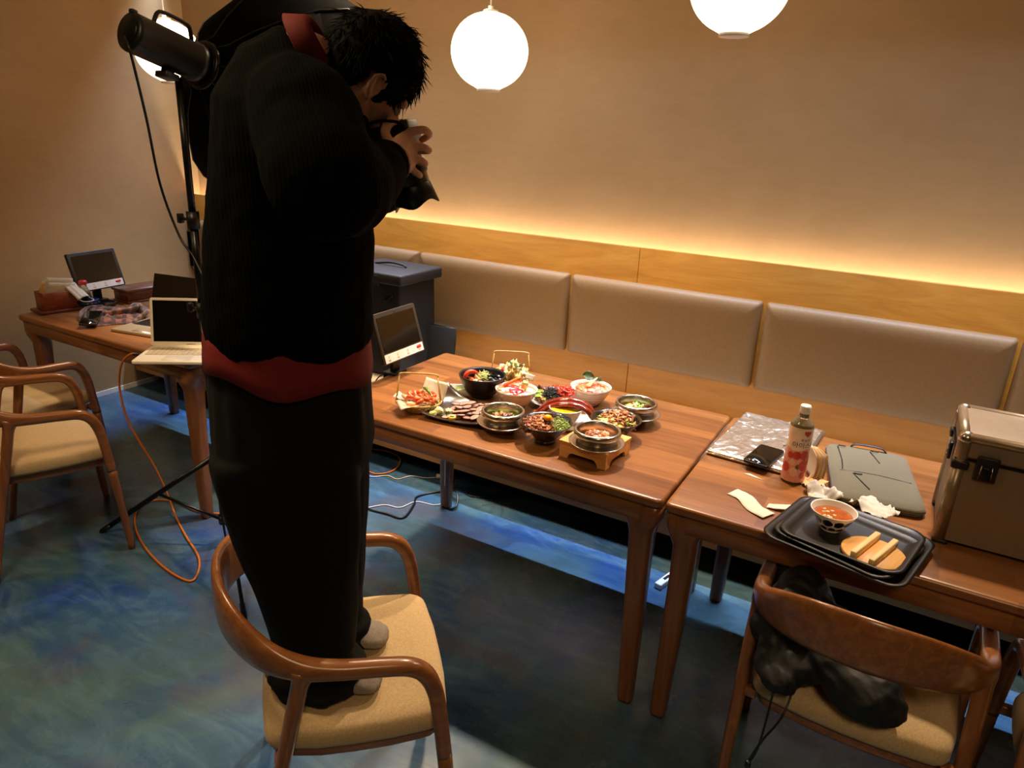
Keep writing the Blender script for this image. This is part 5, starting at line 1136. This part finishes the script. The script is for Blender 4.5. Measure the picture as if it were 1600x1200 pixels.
# wooden stand
t_ = thing('wooden_stand', 'light bamboo footed stand under the front right steel pot', 'stand', (1.524, -1.236, TT), radians(-5))
SQ = [(.082*max(-1, min(1, 1.42*cos(2*pi*k/64))), .082*max(-1, min(1, 1.42*sin(2*pi*k/64)))) for k in range(64)]
CI = [(.012+.0615*cos(2*pi*k/64), -.020+.0615*sin(2*pi*k/64)) for k in range(64)]
b = MB(); b.rings([[Vector((x, y, z)) for x, y in o] for o, z in ((CI, .0465), (SQ, .0465), (SQ, .0550), (CI, .0550))], closed=True); q = b.build('top_board', M_BAMB, t_, auto=40)
for rz, off in ((0, 1), (0, -1), (pi/2, 1), (pi/2, -1)):
    w_ = .080 if rz == 0 else .0715
    o_ = [(-w_, 0), (-.052, 0), (-.050, .008), (-.045, .016), (-.036, .021), (.036, .021), (.045, .016), (.050, .008), (.052, 0), (w_, 0), (w_, .0464), (-w_, .0464)]
    M_ = RZ(rz) @ TR(0, off*.0755, 0) @ RX(pi/2)
    b = MB(); n_ = len(o_); b.rings([[M_ @ Vector((x, y, z)) for x, y in o_] for z in (-.004, .004)]); b.build('side_board', M_BAMB, t_, auto=30)
p3.location = (1.524+.012, -1.236-.021, TT+.0205)
# beef bowl with egg yolk
P_B2 = P_DARK
eb = bowl('food_bowl', 'dark flared bowl of minced meat with egg yolk and scallions', 1.352, -1.240, .085, .070, .032, P_B2, .003, 1.0, .012)
scatter('meat_piece', 'glossy brown meat piece in the egg yolk bowl', 'meat', 'meat pieces in the egg yolk bowl', [FM['minced'], FM['minced_dark'], FM['minced_light'], FM['minced']], 50, 1.336, -1.252, TT+.052, .058, .0105, dome=.34, seed=60, jit=1.1, nz=3.2)
q = lump_mesh('egg_yolk', .0135, (1, 1, .75), 0, FM['egg_yolk'], 0, 3); q.location = (1.362, -1.250, TT+.089); tag(q, 'round orange egg yolk on top of the minced meat', 'egg')
strands('chopped_scallion', 'heap of chopped green scallions right of the egg yolk', 'garnish', FM['scallion'], 300, 1.388, -1.232, TT+.060, .040, .008, .0017, .7, 31)
strands('chopped_scallion_pale', 'pale chopped scallion rings mixed beside the egg yolk', 'garnish', FM['scallion_pale'], 120, 1.392, -1.240, TT+.060, .030, .005, .0018, .7, 33)
strands('nori_threads', 'black shredded seaweed at the back of the egg yolk bowl', 'garnish', FM['nori'], 160, 1.375, -1.185, TT+.062, .030, .026, .0011, .5, 35)
# noodle bowl
nb = bowl('food_bowl', 'dark flared bowl of stir-fried noodles with vegetables', 1.522, -1.070, .084, .066, .034, P_B2, .003, .95, .012)
strands('fried_noodles', 'tangled stir-fried noodles in the right dark bowl', 'noodles', FM['noodle'], 220, 1.522, -1.070, TT+.044, .062, .040, .0018, .5, 41)
scatter('vegetable_piece', 'green or yellow cabbage piece on the stir-fried noodles', 'vegetable', 'cabbage pieces on the noodles', [FM['cabbage'], FM['scallion'], FM['onion'], FM['cabbage']], 22, 1.520, -1.078, TT+.056, .056, .011, (1.3, .8, .35), .5, .22, seed=80)
scatter('noodle_meat', 'brown meat piece on the stir-fried noodles', 'meat', 'meat pieces on the noodles', [FM['minced'], FM['minced_light']], 20, 1.523, -1.055, TT+.060, .055, .009, (1.2, .9, .6), 1.0, .25, seed=120, nz=3)
scatter('carrot_strip', 'orange carrot strip on the stir-fried noodles', 'vegetable', 'carrot strips on the noodles', [FM['carrot']], 7, 1.525, -1.085, TT+.066, .045, .008, (1.6, .35, .3), .2, .2, seed=140)
# fried chicken plate
t_ = thing('round_plate', 'white round plate of glazed fried chicken behind the grilled eel', 'plate', (1.215, -.915, TT), 0)
b = MB(); b.lathe([(0, 0), (.050, 0), (.052, .004), (.084, .013), (.090, .018), (.088, .019), (.080, .0155), (.05, .007), (0, .006)], 56, fn=lambda r, z, a: (r*(1+.02*sin(a*12)*(r > .08)), z)); b.build('plate_body', P_WHITE, t_)
scatter('fried_chicken', 'glossy red-brown fried chicken piece on the white round plate', 'meat', 'fried chicken pieces', [FM['chicken'], FM['minced_dark'], FM['chicken']], 20, 1.208, -.912, TT+.014, .060, .0165, (1.1, .9, .8), 1.0, .35, seed=160, nz=3.2)
for i, (x, y, r) in enumerate(((1.170, -.945, .5), (1.185, -.965, .9), (1.198, -.975, .2), (1.160, -.915, 1.3))): leaf('lettuce_leaf', 'bright green lettuce strip beside the fried chicken', 'leaf', FM['lettuce'], (x, y, TT+.045-.006*i), .055, .020, (.4, -.2, r-.6), 6, 'lettuce strips')
# curry with draped grilled eel
t_ = thing('oblong_plate', 'pale oblong plate under the curry bowl and grilled eel', 'plate', (1.365, -1.055, TT), radians(28))
b = MB(); b.plate(rrect(.20, .13, .03), 0, .006, bev=.002); b.plate(rrect(.215, .145, .035), .0055, .011, bev=.002); b.build('plate_body', P_WHITE, t_)
cb = bowl('food_bowl', 'small plain cream bowl of yellow curry under the arched eel', 1.345, -1.080, .058, .055, .026, P_WHITE, .003, .5, .006, TT+.0115)
b = MB(); b.lathe([(0, .044), (.050, .044), (.0540, .0495), (.04, .051), (0, .0515)], 40, fn=lambda r, z, a: (r, z+.0006*sin(a*9))); tag(b.build('curry', FM['curry'], None, (1.345, -1.080, TT+.0115)), 'yellow curry in the small cream bowl', 'curry')
ax = Vector((1.345, -1.080, TT)); dr = Vector((.80, .36, 0)).normalized(); pr = Vector((.36, -.80, 0)).normalized()
def eel(off, lab, rr, dz):
    pts = [ax+dr*u+pr*(off+.012*sin(u*20))+Vector((0, 0, z+dz)) for u, z in ((-.108, .014), (-.085, .040), (-.055, .066), (-.015, .082), (.030, .086), (.068, .074), (.092, .046), (.104, .016))]
    S = spline(pts, 6); n = len(S); c = Vector(S[0]); b = MB(); b.tube([Vector(p)-c for p in S], [(rr*(.55+.45*min(1, min(i, n-1-i)/8)), rr*.62*(.55+.45*min(1, min(i, n-1-i)/8))) for i in range(n)], 14, side=pr, roundcap=True)
    for v in b.bm.verts: v.co += .0012*Vector((noise.noise(v.co*120), noise.noise(v.co*120+Vector((5, 0, 0))), noise.noise(v.co*120+Vector((9, 0, 0)))))
    o = b.build('grilled_eel', FM['eel_brown'], None, c); tag(o, lab, 'fish')
eel(-.004, 'glossy red-brown grilled eel arched over the curry bowl, front strip', .016, -.008); eel(-.030, 'glossy red-brown grilled eel arched over the curry bowl, rear strip', .016, -.002)
strands('shredded_seaweed', 'mound of shredded black seaweed behind the arched eel', 'garnish', FM['nori'], 320, 1.262, -1.020, TT+.070, .032, .022, .0011, 1.0, 51)
b = MB(); b.ball((0, 0, 0), .024, 2, .2, (1.1, 1.0, 1.6)); tag(b.build('rice_mound', FM['rice'], None, (1.262, -1.020, TT+.040)), 'rice mound under the shredded seaweed', 'rice', None, 'stuff')
strands('pickled_ginger', 'bright red pickled ginger threads right of the seaweed mound', 'garnish', FM['ginger_red'], 90, 1.305, -1.000, TT+.086, .022, .032, .0020, 1.0, 53)
b = MB(); b.ball((0, 0, 0), .022, 2, .2, (1.0, .9, 1.9)); tag(b.build('rice_mound', FM['rice'], None, (1.305, -1.000, TT+.046)), 'rice mound under the red pickled ginger', 'rice', None, 'stuff')
